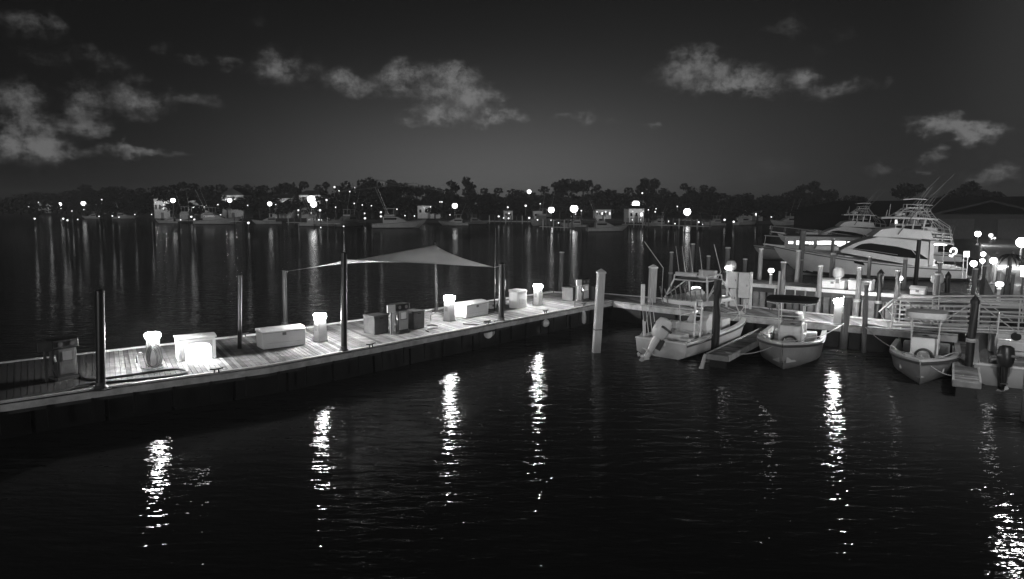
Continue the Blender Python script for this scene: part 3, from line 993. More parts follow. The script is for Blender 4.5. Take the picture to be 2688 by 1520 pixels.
for y in (0, GW):
    MB().tube([(0, y, gz(0) + GH), (-.5, y, gz(0) + .55), (-.1, y, gz(0) - .1)], .035, 6).build('end_handrail', 'alu', root, smooth=True)
MB().box((-.5, GW / 2, 1.06), (1.1, GW - .1, .03), ry=R(5)).build('transition_plate', 'alu', root)
# ================================================================ boats
def hull_sections(L, B, fs, fb, rake, flare, full=.5, n=16, chine=.12, keel=-.35, tuck=.96):
    secs = []
    for i in range(n + 1):
        t = i / n
        k = max(0, (t - full) / (1 - full))
        hb = B / 2 * (tuck + (1 - tuck) * min(1, t * 3)) * max(.012, 1 - k ** 2.4)
        wl = hb * (1 - flare * (.25 + .75 * k))
        x = L * t
        zs = fs + (fb - fs) * t ** 1.7
        xr = rake * k ** 3
        zc = chine + (zs * .1) * k ** 2
        zk = keel + (chine - .1 - keel) * k ** 3
        secs.append((x, hb, zs, wl * (1 if k < .98 else .5), zc, zk, xr))
    return secs

def build_hull(root, L, B, fs, fb, rake, flare, gw=.16, sole=.28, full=.5, m='white', deck_t=None, bow_deck=.78, cockpit=(.02, .97), stripe=False, gm=None):
    S = hull_sections(L, B, fs, fb, rake, flare, full)
    rings = []
    for x, hb, zs, wl, zc, zk, xr in S:
        rings.append([(x, hb, zs), (x - xr * .3, hb * .6 + wl * .4, zs * .55 + zc * .45), (x - xr, wl, zc), (x - xr * 1.15, 0, zk), (x - xr, -wl, zc), (x - xr * .3, -hb * .6 - wl * .4, zs * .55 + zc * .45), (x, -hb, zs)])
    b = MB().loft(rings, caps=False, closed=False)
    b.add(rings[0], [tuple(range(7))])
    b.build('hull', m, root, smooth=True)
    # gunwale cap ring and cockpit liner
    g, lin = MB(), MB()
    inner, outer = [], []
    for i, (x, hb, zs, *_r) in enumerate(S):
        outer.append((x, hb, zs))
        inner.append((x, max(hb - gw, 0), zs))
    i0, i1 = 0, len(S) - 1
    cut = [i for i in range(len(S)) if S[i][0] <= L * cockpit[1] and inner[i][1] > .02]
    li = cut[-1]
    k = len(S)
    for sgn in (1, -1):
        ra = []
        for i in range(k):
            o_, n_ = outer[i], inner[i]
            ra.append([(o_[0], sgn * (o_[1] + .03), o_[2] - .05), (o_[0], sgn * (o_[1] + .03), o_[2] + .02), (n_[0], sgn * n_[1], n_[2] + .035), (n_[0], sgn * n_[1], n_[2] - .03)])
        g.loft(ra)
    g.box((gw / 2 - .02, 0, fs), (gw, B * .92, .07))
    g.build('gunwale', gm or m, root, smooth=False, bevel=.01)
    rr_ = MB()
    for sgn in (1, -1):
        rr_.loft([[(x - xr * .03, sgn * (hb + .012), zs - .15), (x - xr * .03, sgn * (hb + .045), zs - .13), (x - xr * .02, sgn * (hb + .045), zs - .085), (x, sgn * (hb + .012), zs - .07)] for x, hb, zs, wl, zc, zk, xr in S])
    rr_.build('rub_rail', 'darkgrey', root)
    vs, fcs = [], []
    for i in range(li + 1):
        x, y, z = inner[i]
        x = max(x, gw * .8) if i == 0 else x
        y2 = max(0.01, y - .05)
        vs += [(x, y, z - .02), (x, y2, sole), (x, -y2, sole), (x, -y, z - .02)]
    for i in range(li):
        for j in range(3):
            fcs.append((i * 4 + j, i * 4 + j + 1, i * 4 + j + 5, i * 4 + j + 4))
    fcs.append((0, 1, 2, 3))
    lin.add(vs, fcs)
    lin.build('cockpit_liner', 'lightgrey', root)
    # small fore deck
    vs = []
    f0 = [i for i in range(k) if S[i][0] >= L * bow_deck]
    d = MB()
    ring = [(inner[i][0], inner[i][1] + .02, inner[i][2] + .012) for i in f0]
    ring2 = [(x, -y, z) for x, y, z in ring[::-1]]
    d.add(ring + ring2, [tuple(range(len(ring) * 2))])
    o = d.build('fore_deck', m, root)
    if stripe:
        sr = MB()
        for sgn in (1, -1):
            sr.loft([[(x - xr * .97, sgn * (wl + .012), zc + .0), (x - xr * .9, sgn * (wl + .02 + (hb - wl) * .12), zc + (zs - zc) * .14), (x - xr * .9, sgn * (wl - .02), zc + (zs - zc) * .14), (x - xr * .97, sgn * (wl - .03), zc)] for x, hb, zs, wl, zc, zk, xr in S])
        sr.build('boot_stripe', 'black', root)
    return S

def outboard(root, x, y, m='white', tilt=20, s=1.0, z=.75):
    e = bpy.data.objects.new('outboard_engine', None)
    C.objects.link(e)
    e.parent = root
    e.location = (x, y, z)
    e.rotation_euler = (0, R(tilt), 0)
    def rr(cx_, cz, a, b_, zz):
        return [(cx_ + a * math.cos(2 * PI * i / 14), b_ * math.sin(2 * PI * i / 14), zz) for i in range(14)]
    MB().loft([rr(-.28 * s, 0, .2 * s, .16 * s, -.02), rr(-.3 * s, 0, .3 * s, .22 * s, .12 * s), rr(-.3 * s, 0, .33 * s, .23 * s, .4 * s), rr(-.28 * s, 0, .27 * s, .2 * s, .58 * s), rr(-.26 * s, 0, .12 * s, .1 * s, .64 * s)]).build('cowling', m, e, smooth=True)
    MB().box((-.31 * s, 0, .33 * s), (.5 * s, .475 * s, .07 * s)).build('cowling_band', 'darkgrey', e, bevel=.01)
    MB().loft([rr(-.28 * s, 0, .16 * s, .1 * s, -.02), rr(-.26 * s, 0, .13 * s, .07 * s, -.5 * s), rr(-.24 * s, 0, .14 * s, .05 * s, -.85 * s)]).build('leg', m, e, smooth=True)
    MB().box((-.3 * s, 0, -.52 * s), (.5 * s, .2 * s, .03)).build('cavitation_plate', m, e)
    MB().loft([[(-.2 * s, -.015, -.8 * s), (-.2 * s, .015, -.8 * s), (-.32 * s, .012, -1.05 * s), (-.32 * s, -.012, -1.05 * s)], [(-.42 * s, -.015, -.8 * s), (-.42 * s, .015, -.8 * s), (-.44 * s, .012, -1.0 * s), (-.44 * s, -.012, -1.0 * s)]]).build('skeg', m, e)
    MB().tube([(-.02 * s, 0, -.75 * s), (-.15 * s, 0, -.75 * s), (-.5 * s, 0, -.75 * s)], .075 * s, 10, .05 * s).build('gearcase', m, e, smooth=True)
    b = MB()
    for k in range(3):
        a = 2 * PI * k / 3
        b.loft([[(-.5 * s, .03 * math.cos(a), -.75 * s + .03 * math.sin(a)), (-.44 * s, .16 * s * math.cos(a - .4), -.75 * s + .16 * s * math.sin(a - .4)), (-.5 * s, .19 * s * math.cos(a), -.75 * s + .19 * s * math.sin(a)), (-.55 * s, .16 * s * math.cos(a + .4), -.75 * s + .16 * s * math.sin(a + .4))],
                [(-.51 * s, .03 * math.cos(a), -.75 * s + .03 * math.sin(a)), (-.455 * s, .16 * s * math.cos(a - .4), -.75 * s + .16 * s * math.sin(a - .4)), (-.515 * s, .19 * s * math.cos(a), -.75 * s + .19 * s * math.sin(a)), (-.565 * s, .16 * s * math.cos(a + .4), -.75 * s + .16 * s * math.sin(a + .4))]])
    b.build('propeller', 'alu', e)
    MB().box((-.03 * s, 0, -.15 * s), (.14 * s, .26 * s, .34 * s)).build('mount_bracket', 'darkgrey', e, bevel=.02)
    return e

def console(root, x, w=.85, l=.9, z=.28, h=1.05, m='white', hatch=True, glassh=.5):
    b = MB()
    b.loft([[(x - l / 2, -w / 2, z), (x - l / 2, w / 2, z), (x + l / 2, w / 2, z), (x + l / 2, -w / 2, z)], [(x - l / 2, -w / 2, z + h * .75), (x - l / 2, w / 2, z + h * .75), (x + l / 2 - .04, w / 2, z + h * .75), (x + l / 2 - .04, -w / 2, z + h * .75)], [(x - l * .15, -w * .46, z + h), (x - l * .15, w * .46, z + h), (x + l * .36, w * .46, z + h), (x + l * .36, -w * .46, z + h)]])
    c = b.build('console', m, root, bevel=.03)
    if hatch:
        pts = []
        for i in range(13):
            a = PI * i / 12
            pts.append((x + l / 2 + .015, w * .3 * math.cos(a), z + h * .35 + h * .25 * math.sin(a)))
        pts = [(x + l / 2 + .015, w * .3, z + h * .12)] + pts + [(x + l / 2 + .015, -w * .3, z + h * .12)]
        MB().tube(pts, .045, 8).build('seat_bolster', 'darkgrey', c, smooth=True)
        MB().box((x + l / 2 + .01, 0, z + h * .3), (.03, w * .36, h * .36)).build('seat_back', 'lightgrey', c, bevel=.01)
    MB().loft([[(x + l * .34, -w * .46, z + h + .01), (x + l * .36, -w * .46, z + h + .01), (x + l * .36, w * .46, z + h + .01), (x + l * .34, w * .46, z + h + .01)], [(x + l * .12, -w * .42, z + h + glassh), (x + l * .14, -w * .42, z + h + glassh), (x + l * .14, w * .42, z + h + glassh), (x + l * .12, w * .42, z + h + glassh)]]).build('windshield', 'clear', root)
    MB().lathe([(.17, 0), (.17, .03), (.14, .03)], n=16).build('steering_wheel', 'black', root, loc=(x - l * .42, 0, z + h * .85)).rotation_euler = (0, R(-60), 0)
    return c

def mooring_line(a, b_, label, sag=.25):
    a, b_ = Vector(a), Vector(b_)
    pts = [a.lerp(b_, k / 8) - Vector((0, 0, sag * 4 * (k / 8) * (1 - k / 8))) for k in range(9)]
    tag(MB().tube(pts, .016, 6).build('mooring_line', 'lightgrey', smooth=True), label, 'rope', 'mooring lines')

def ttop(root, x0, x1, w, z0, z1, m='canvas', leg='offwhite', th=.07, foot=.42, roundness=.3, dome=.05):
    b = MB()
    pts = []
    n = 28
    for i in range(n):
        a = 2 * PI * i / n
        ca, sa = math.cos(a), math.sin(a)
        e = 2 / 4.0
        pts.append(((x0 + x1) / 2 + (x1 - x0) / 2 * math.copysign(abs(ca) ** e, ca), w / 2 * math.copysign(abs(sa) ** e, sa)))
    cx_ = (x0 + x1) / 2
    def ring(k, z):
        return [(cx_ + (px - cx_) * k, py * k, z) for px, py in pts]
    b.loft([ring(.97, z1), ring(1.0, z1 + th * .4), ring(.98, z1 + th), ring(.6, z1 + th + dome * .7), ring(.1, z1 + th + dome)])
    b.build('canopy', m, root, smooth=True)
    f = MB()
    xa, xb = x0 + (x1 - x0) * .28, x0 + (x1 - x0) * .75
    for s in (-1, 1):
        f.tube([(xa - .1, s * foot, z0), (xa, s * foot, z0 + .8), (xa - .05, s * (foot + .05), z1 - .15), (x0 + .15, s * (w / 2 - .15), z1)], .027, 8)
        f.tube([(xb + .2, s * foot, z0), (xb + .05, s * foot, z0 + .8), (xb, s * (foot + .05), z1 - .15), (x1 - .2, s * (w / 2 - .15), z1)], .027, 8)
        f.tube([(xa, s * foot, z0 + 1.1), (xb + .03, s * foot, z0 + 1.1)], .02, 6)
        f.tube([(x0 + .1, s * (w / 2 - .12), z1 - .01), (x1 - .12, s * (w / 2 - .12), z1 - .01)], .022, 6)
    f.tube([(x0 + .12, -w / 2 + .1, z1 - .01), (x0 + .12, w / 2 - .1, z1 - .01)], .022, 6)
    f.tube([(x1 - .15, -w / 2 + .1, z1 - .01), (x1 - .15, w / 2 - .1, z1 - .01)], .022, 6)
    f.tube([(xb, -foot, z0 + 1.45), (xb, foot, z0 + 1.45)], .02, 6)
    f.build('top_frame', leg, root, smooth=True)

def seat(root, x, w=.9, z=.28, m='offwhite', name='leaning_post'):
    o = MB().box((x, 0, z + .42), (.45, w, .16)).box((x - .2, 0, z + .72), (.12, w, .36), ry=R(-8)).build(name, m, root, bevel=.04)
    MB().tube([(x - .18, -w * .4, z), (x - .1, -w * .4, z + .35)], .025, 6).tube([(x - .18, w * .4, z), (x - .1, w * .4, z + .35)], .025, 6).tube([(x + .18, -w * .4, z), (x + .1, -w * .4, z + .35)], .025, 6).tube([(x + .18, w * .4, z), (x + .1, w * .4, z + .35)], .025, 6).build('seat_frame', 'alu', o)

def rods(root, x, z, w, n=5, h=.35, m='alu'):
    for i in range(n):
        y = -w / 2 + w * i / (n - 1)
        MB().tube([(x, y, z), (x - .12, y, z + h)], .028, 8).build('rod_holder', m, root, smooth=True)

def cleats_on(root, pts):
    for x, y, z in pts:
        MB().tube([(x - .09, y, z + .05), (x + .09, y, z + .05)], .014, 6).tube([(x, y, z), (x, y, z + .05)], .016, 6).build('boat_cleat', 'alu', root)

# --- boat 1: outboard boat with hard top and tower, stern towards the camera
sp = gp(1733, 937, 0)
b1 = thing('tower_boat', 'open fishing boat with white outboard, ladder and tower rails, stern nearest', 'boat', sp, R(48))
L1 = 7.6
build_hull(b1, L1, 2.45, .68, 1.02, .75, .22, gw=.2, m='hullpale', gm='white')
outboard(b1, -.12, -.1, 'white', 28, 1.3, .72).rotation_euler = (R(16), R(28), 0)
MB().box((.06, .12, .62), (.26, .7, .3)).build('transom_bracket', 'offwhite', b1, bevel=.03)
console(b1, 3.55, .95, 1.0, .28, 1.15, hatch=False, glassh=.55)
seat(b1, 2.35, 1.15, .28, 'offwhite')
MB().box((1.35, .1, .55), (.6, 1.0, .5)).build('bait_tank', 'offwhite', b1, bevel=.05)
MB().box((.75, -.75, .55), (.45, .5, .45)).build('cooler', 'white', b1, bevel=.04)
ttop(b1, 1.75, 4.5, 2.3, .28, 2.02, 'white', 'white', .15, .5)
MB().loft([[(1.62 + .35 * abs(y) ** 2, y, 1.98), (1.56 + .35 * abs(y) ** 2, y, 1.98), (1.56 + .35 * abs(y) ** 2, y, 2.16), (1.62 + .35 * abs(y) ** 2, y, 2.16)] for y in [-1.2 + .2 * k for k in range(13)]]).build('rear_valance', 'white', b1, bevel=.01)
b = MB()
for s in (-1, 1):
    b.tube([(2.0, s * 1.0, 2.18), (2.35, s * .78, 2.95), (2.35, s * .75, 3.15)], .036, 8)
    b.tube([(4.2, s * 1.0, 2.18), (3.7, s * .78, 2.95), (3.7, s * .75, 3.15)], .036, 8)
    b.tube([(2.1, s * .95, 2.3), (3.65, s * .78, 2.9)], .028, 6)
    b.tube([(2.35, s * .76, 3.15), (3.7, s * .76, 3.15)], .025, 6)
    b.tube([(2.35, s * .78, 2.95), (3.7, s * .78, 2.95)], .022, 6)
for x in (2.35, 3.7):
    b.tube([(x, -.76, 3.15), (x, .76, 3.15)], .026, 6)
    b.tube([(x, -.78, 2.95), (x, .78, 2.95)], .022, 6)
b.build('tower_rails', 'white', b1, smooth=True)
MB().box((3.0, 0, 2.94), (1.3, 1.5, .05)).build('tower_platform', 'lightgrey', b1)
MB().box((3.45, -.25, 3.14), (.3, .75, .4)).build('upper_console', 'offwhite', b1, bevel=.03)
MB().box((2.32, .2, 3.2), (.12, 1.0, .18)).build('tower_cushion', 'offwhite', b1, bevel=.04)
b = MB()
for y in (-.95, -.68):
    b.tube([(1.5, y, .5), (1.62, y, 2.18)], .036, 8)
for k in range(6):
    b.tube([(1.5 + .12 * k / 6, -.95, .6 + k * .33), (1.5 + .12 * k / 6, -.68, .6 + k * .33)], .028, 6)
b.build('ladder', 'white', b1, smooth=True)
for i in range(9):
    y = -.92 + .23 * i
    r_ = MB().tube([(1.75, y, 1.95), (1.45, y * 1.02, 2.6 + .25 * rnd.random())], .028, 6).build('fishing_rod', 'midgrey', b1)
MB().box((1.72, 0, 2.1), (.05, 1.9, .1)).build('rod_rack', 'white', b1)
for y0 in (-.05, .3, .6, -.5):
    MB().tube([(2.5, y0, 3.1), (2.2, y0 + .05, 4.4)], .012, 5, .006).build('antenna', 'white', b1)
b = MB()
for s in (1,):
    b.tube([(.25, .95, .7), (.22, .97, 1.35), (.22, .97, 1.4)], .03, 6).tube([(.45, 1.0, .7), (.42, 1.02, 1.3)], .03, 6)
b.build('stern_posts', 'white', b1)
b = MB()
for s in (-1, 1):
    b.tube([(4.6, s * .95, 1.05), (5.2, s * 1.0, 1.35), (6.3, s * .75, 1.55), (7.2, s * .28, 1.65)], .018, 6)
    for x, y, z in ((5.2, 1.0, 1.35), (6.3, .75, 1.55)):
        b.tube([(x, s * y, z), (x, s * y * .98, z - .42)], .015, 6)
b.build('bow_rail', 'alu', b1)
MB().tube([(4.4, -1.05, 2.0), (5.4, -.9, 1.2)], .03, 6).build('side_brace', 'alu', b1)
MB().box((4.9, 0, .7), (.9, 1.0, .7)).build('forward_seat', 'offwhite', b1, bevel=.06)
cleats_on(b1, [(.3, 1.1, .72), (.3, -1.1, .72), (6.8, .3, 1.2)])

MB().box((2.0, .55, 1.05), (.35, .5, .3)).build('tackle_box', 'white', b1, bevel=.03)
MB().box((2.9, -.95, .62), (.5, .3, .5)).build('side_locker', 'white', b1, bevel=.04)
MB().ball((3.0, .0, 2.42), .26, 10, .6).build('radar_dome', 'white', b1, smooth=True)
MB().box((3.45, .3, 2.28), (.8, .5, .12)).build('life_raft_case', 'white', b1, bevel=.04)
for k in range(4):
    yy = .95 - .18 * k
    MB().tube([(.35, yy, .75), (.15 - .05 * k, yy + .04, 2.0 + .12 * k)], .02, 6, .01).build('fishing_rod', 'offwhite', b1)
for s in (-1, 1):
    MB().tube([(1.8, s * 1.05, 2.2), (2.4, s * 1.35, 3.4), (1.2, s * 1.6, 4.6)], .025, 6, .012).build('outrigger', 'offwhite', b1)
# --- boat 2: dark canvas top, bow to the camera
def centre_console(bow, ang, L, B, label, top_mat, name, fs=.7, fb=1.08, tz=2.25, tw=1.75, hatch=True, twox=(2.1, 4.0), hull_m='white', conw=.9, blunt=.5, th=.1):
    d = Vector((math.cos(ang), math.sin(ang), 0))
    st = bow - d * (L - .45)
    r_ = thing(name, label, 'boat', st, ang)
    build_hull(r_, L, B, fs, fb, .45, .26, gw=.17, full=blunt, m=hull_m, gm='hullpale')
    console(r_, 2.95, conw, .95, .26, 1.0, hatch=hatch)
    seat(r_, 1.75, .95, .26)
    ttop(r_, twox[0], twox[1], tw, .26, tz, top_mat, 'offwhite', th, .42)
    rods(r_, twox[0] + .1, tz + .1, tw * .8, 5, .22)
    outboard(r_, -.12, 0, 'lightgrey', 5, 1.0, .7)
    for s in (-1, 1):
        MB().box((L * .66, s * .52, .5), (1.3, .35, .4)).build('bow_cushion', 'offwhite', r_, bevel=.06)
    b = MB()
    for s in (-1, 1):
        b.tube([(L * .55, s * (B / 2 - .1), fs + .1), (L * .6, s * (B / 2 - .12), fs + .32), (L * .8, s * (B * .34), fb + .08), (L * .87, s * B * .22, fb)], .02, 6)
    b.build('bow_rail', 'alu', r_)
    cleats_on(r_, [(L * .9, 0, fb + .02), (L * .5, B / 2 - .1, fs + .1), (L * .5, -B / 2 + .1, fs + .1)])
    MB().box((1.0, 0, .5), (.5, B * .7, .42)).build('stern_seat', 'offwhite', r_, bevel=.05)
    return r_
b2 = centre_console(gp(2054, 971, 0), R(-116.5), 6.4, 2.45, 'centre console boat with black canvas top, bow towards the camera', 'canvas', 'console_boat', twox=(2.2, 4.1), tw=2.0, tz=2.3, hull_m='hullgrey')
b3 = centre_console(gp(2413, 1012, 0), R(-122), 6.2, 2.3, 'centre console boat with pale rounded top, bow towards the camera below the gangway', 'offwhite', 'console_boat', tz=2.05, tw=1.35, twox=(2.5, 3.8), fs=.62, fb=.95, blunt=.35, hull_m='hullgrey', th=.2)

# --- boat 4: at the right edge, stern towards the camera
sp = gp(2672, 1020, 0)
b4 = thing('console_boat', 'boat cut by the frame with black outboard and white forward cabin, stern nearest', 'boat', sp, R(57))
build_hull(b4, 8.2, 2.7, .7, 1.25, .6, .22, gw=.18, m='hullgrey', gm='hullpale')
outboard(b4, -.1, .42, 'black', 8, 1.1, .75)
outboard(b4, -.1, -.42, 'black', 8, 1.1, .75)
console(b4, 4.3, 1.3, 1.1, .28, 1.05, hatch=False, glassh=.35)
seat(b4, 2.9, 1.2, .28)
MB().box((1.2, 0, .55), (.7, 1.7, .5)).build('stern_seat', 'midgrey', b4, bevel=.06)
MB().loft([[(5.0, -.85, .3), (5.0, .85, .3), (5.0, .8, 1.25), (5.0, -.8, 1.25)], [(6.4, -.6, .3), (6.4, .6, .3), (6.4, .55, 1.3), (6.4, -.55, 1.3)], [(7.0, -.25, .3), (7.0, .25, .3), (7.0, .22, 1.28), (7.0, -.22, 1.28)]]).build('forward_cabin', 'white', b4, bevel=.08)
b = MB()
for s in (-1, 1):
    b.tube([(3.4, s * .6, .28), (3.5, s * .6, 1.6), (3.6, s * .58, 2.0)], .03, 8).tube([(4.9, s * .62, .28), (4.7, s * .6, 1.6), (4.5, s * .58, 2.0)], .03, 8)
    b.tube([(3.6, s * .58, 2.0), (4.5, s * .58, 2.0)], .025, 6)
b.tube([(3.6, -.58, 2.0), (3.6, .58, 2.0)], .025, 6).tube([(4.5, -.58, 2.0), (4.5, .58, 2.0)], .025, 6)
b.build('arch_frame', 'alu', b4, smooth=True)
for y in (-.9, -.5, .9):
    MB().tube([(1.6, y, .6), (1.4, y, 2.2)], .018, 6, .008).build('fishing_rod', 'midgrey', b4)
cleats_on(b4, [(.25, 1.15, .74), (.25, -1.15, .74)])

def bow_pt(b_, x, y, z):
    return Vector(b_.location) + Matrix.Rotation(b_.rotation_euler.z, 3, 'Z') @ Vector((x, y, z))
mooring_line(bow_pt(b2, 5.7, 0, 1.1), gp(1905, 925, .55), 'slack rope from the dark top boat bow to the finger pier tip')
mooring_line(bow_pt(b2, 5.7, 0, 1.1), gp(2212, 905, .3) + Vector((0, 0, .9)), 'slack rope from the dark top boat bow to the thick grey pile')
mooring_line(bow_pt(b3, 5.5, 0, .98), gp(2266, 925, 0) + Vector((0, 0, 1.1)), 'slack rope from the pale top boat bow to the thin grey pile')
mooring_line(bow_pt(b3, 5.5, 0, .98), gp(2530, 985, .58), 'slack rope from the pale top boat bow to the bumper end pier')
mooring_line(bow_pt(b1, .3, 1.1, .76), gp(1708, 842, 0) + Vector((0, 0, 1.2)), 'slack rope from the tower boat stern to the square pale pile')
mooring_line(bow_pt(b1, .3, -1.1, .76), gp(1876, 932, 0) + Vector((0, 0, 1.0)), 'slack rope from the tower boat stern to the black pile')
# ================================================================ big sportfishing yacht
def yacht(loc, ang, label, name='sport_yacht', scale=1.0, full=True, bright=True):
    y = thing(name, label, 'yacht', loc, ang)
    L, B = 14.6, 4.6
    S = build_hull(y, L, B, 1.0, 2.55, 2.0, .16, gw=.25, sole=.35, full=.42, m='white', bow_deck=.2, cockpit=(.01, .19), stripe=True)
    # deck house : side wall as stations, half width falls towards the bow and with height
    def hw(x, z):
        k = max(0, (x - 5.0) / 5.5)
        return (1.92 - .16 * (z - 1.5)) * (1 - .42 * k ** 1.8)
    def lin(t, x):
        for (xa, za), (xb, zb) in zip(t, t[1:]):
            if x <= xb:
                return za + (zb - za) * (x - xa) / (xb - xa)
        return t[-1][1]
    bot = [(2.7, 1.0), (9.2, 2.1)]
    top = [(2.7, 3.15), (6.3, 3.5), (7.3, 3.25), (8.3, 2.85), (9.2, 2.3)]
    xs = [2.7 + 6.5 * i / 26 for i in range(27)]
    b = MB()
    b.loft([[(x, s * hw(x, z), z) for s, z in ((1, lin(bot, x)), (1, lin(top, x)), (-1, lin(top, x)), (-1, lin(bot, x)))] for x in xs])
    b.build('deck_house', 'white', y, bevel=.05)
    wb = [(2.75, 1.7), (5.0, 1.88), (8.3, 2.4)]
    wt = [(2.75, 1.76), (3.6, 2.36), (5.0, 2.7), (7.0, 2.95), (7.7, 2.86), (8.3, 2.46)]
    xs = [2.75 + 5.55 * i / 24 for i in range(25)]
    for s in (-1, 1):
        MB().loft([[(x, s * (hw(x, z) + o), z) for o, z in ((-.03, lin(wb, x)), (.015, lin(wb, x)), (.015, lin(wt, x)), (-.03, lin(wt, x)))] for x in xs]).build('side_window', 'glass', y)
    # flybridge coaming and seats
    b = MB()
    cop = [(1.0, 3.28), (6.9, 3.5), (6.2, 4.1), (5.2, 4.25), (2.6, 4.0), (2.4, 3.45), (1.0, 3.36)]
    b.loft([[(x, 1.62 - .12 * (z - 3.2), z) for x, z in cop], [(x, -1.62 + .12 * (z - 3.2), z) for x, z in cop]])
    b.build('flybridge', 'white', y, bevel=.08)
    MB().box((4.2, 0, 4.28), (2.0, 2.4, .5)).build('enclosure', 'lightgrey', y, bevel=.1)
    for x in (3.1, 3.9, 4.7, 5.2):
        for s in (-1, 1):
            MB().tube([(x, s * 1.35, 4.0), (x - .15, s * 1.3, 4.95)], .03, 6).build('hardtop_support', 'alu', y)
    MB().loft([[(x, s * w, z) for s, w, z in ((-1, ww, 4.96 + dz), (1, ww, 4.96 + dz), (1, ww * .96, 5.1 + dz), (-1, ww * .96, 5.1 + dz))] for x, ww, dz in ((2.4, 1.3, -.08), (3.2, 1.5, 0), (5.4, 1.45, .04), (6.2, 1.0, .0))]).build('hardtop', 'white', y, bevel=.03)
    MB().box((3.6, -.3, 4.4), (.5, .5, .9)).build('helm_chair', 'midgrey', y, bevel=.08)
    if bright:
        MB().box((5.05, .9, 4.72), (.12, .35, .3)).build('helm_light', 'lit', y)
    # tower
    b = MB()
    for s in (-1, 1):
        b.tube([(2.6, s * 1.25, 5.05), (3.1, s * .7, 5.85), (3.1, s * .65, 6.15)], .045, 8)
        b.tube([(5.3, s * 1.2, 5.1), (4.3, s * .7, 5.85), (4.3, s * .65, 6.15)], .045, 8)
        b.tube([(2.9, s * .9, 5.55), (4.7, s * .85, 5.55)], .03, 6)
        b.tube([(2.7, s * 1.2, 5.2), (4.5, s * .78, 5.8)], .025, 6)
        b.tube([(3.1, s * .65, 6.15), (4.3, s * .65, 6.15)], .03, 6)
    for x in (3.1, 4.3):
        b.tube([(x, -.68, 5.85), (x, .68, 5.85)], .03, 6).tube([(x, -.65, 6.15), (x, .65, 6.15)], .03, 6)
    b.build('tower', 'alu', y, smooth=True)
    MB().box((3.7, 0, 5.86), (1.3, 1.4, .06)).build('tower_platform', 'white', y)
    MB().loft([[(x, yy, 6.5 + .08 * (1 - abs(x - 3.7))) for yy in (-.75, .75)] + [(x, yy, 6.57 + .08 * (1 - abs(x - 3.7))) for yy in (.75, -.75)] for x in (2.9, 3.7, 4.6)]).build('tower_top', 'offwhite', y)
    for s in (-1, 1):
        MB().tube([(5.0, s * 1.7, 3.7), (3.6, s * 1.9, 5.9), (1.4, s * 2.2, 8.5)], .045, 8, .02).build('outrigger', 'midgrey', y, smooth=True)
        MB().tube([(4.0, s * .4, 5.1), (2.5, s * .6, 7.6)], .02, 6, .008).build('antenna', 'white', y)
    MB().ball((4.8, .3, 5.35), .32, 10, .7).build('radar_dome', 'white', y, smooth=True)
    MB().tube([(4.2, -.5, 5.3), (4.6, -.5, 5.45)], .1, 10).tube([(4.6, -.9, 5.3), (5.0, -.9, 5.35)], .1, 10).build('spotlights', 'white', y, smooth=True)
    for s in (-1, 1):
        b = MB()
        for x in (3.5, 4.2, 4.9):
            b.add([(x - .28, s * 1.205, 4.12), (x + .28, s * 1.205, 4.12), (x + .28, s * 1.205, 4.42), (x - .28, s * 1.205, 4.42), (x - .28, s * 1.19, 4.12), (x + .28, s * 1.19, 4.12), (x + .28, s * 1.19, 4.42), (x - .28, s * 1.19, 4.42)], [(0, 1, 2, 3), (7, 6, 5, 4), (0, 4, 5, 1), (1, 5, 6, 2), (2, 6, 7, 3), (3, 7, 4, 0)])
        b.build('enclosure_panes', 'glass', y)
        MB().tube([(3.4, s * (hw(3.4, 2.1) + .03), 1.8), (4.0, s * (hw(4.0, 2.5) + .03), 2.55)], .035, 6).build('window_mullion', 'white', y)
        MB().tube([(5.0, s * 2.12, 2.05), (7.0, s * 2.05, 2.35), (9.0, s * 1.85, 2.55)], .022, 6).build('side_rail', 'alu', y)
        MB().tube([(2.4, s * 1.2, 5.05), (1.2, s * 1.25, 4.2), (1.05, s * 1.4, 3.1)], .03, 6).tube([(2.45, s * .4, 5.0), (1.9, s * .5, 4.1)], .025, 6).build('aft_ladder_rail', 'alu', y)
    for k, (xx, yy, hh) in enumerate([(3.0, -.9, .9), (3.6, .8, 1.3), (4.6, .2, .7), (5.4, -.5, 1.1), (5.8, .6, .6)]):
        MB().tube([(xx, yy, 5.1), (xx - .1, yy, 5.1 + hh)], .03, 6, .012).build('whip_antenna', 'white', y)
    MB().box((3.0, 0, 3.9), (.5, 2.4, .6)).build('flybridge_seat', 'midgrey', y, bevel=.08)
    MB().loft([[(9.3, -1.0, 2.2), (9.3, 1.0, 2.2), (9.3, .95, 2.62), (9.3, -.95, 2.62)], [(11.2, -.6, 2.3), (11.2, .6, 2.3), (11.0, .55, 2.66), (11.0, -.55, 2.66)]]).build('foredeck_trunk', 'white', y, bevel=.05)
    MB().box((11.9, 0, 2.62), (.5, .5, .16)).build('deck_hatch', 'darkgrey', y)
    # aft overhang
    MB().loft([[(2.6, -1.7, 3.0), (2.6, 1.7, 3.0), (2.6, 1.7, 3.24), (2.6, -1.7, 3.24)], [(.9, -1.5, 2.9), (.9, 1.5, 2.9), (.9, 1.5, 3.02), (.9, -1.5, 3.02)]]).build('aft_overhang', 'white', y, bevel=.04)
    b = MB()
    for s in (-1, 1):
        b.tube([(1.05, s * 1.45, 3.05), (1.0, s * 1.42, 3.75), (2.4, s * 1.45, 4.05)], .028, 6).tube([(1.7, s * 1.45, 3.1), (1.7, s * 1.43, 3.9)], .02, 6)
    b.tube([(1.0, -1.42, 3.75), (1.0, 1.42, 3.75)], .028, 6)
    b.build('aft_rail', 'alu', y)
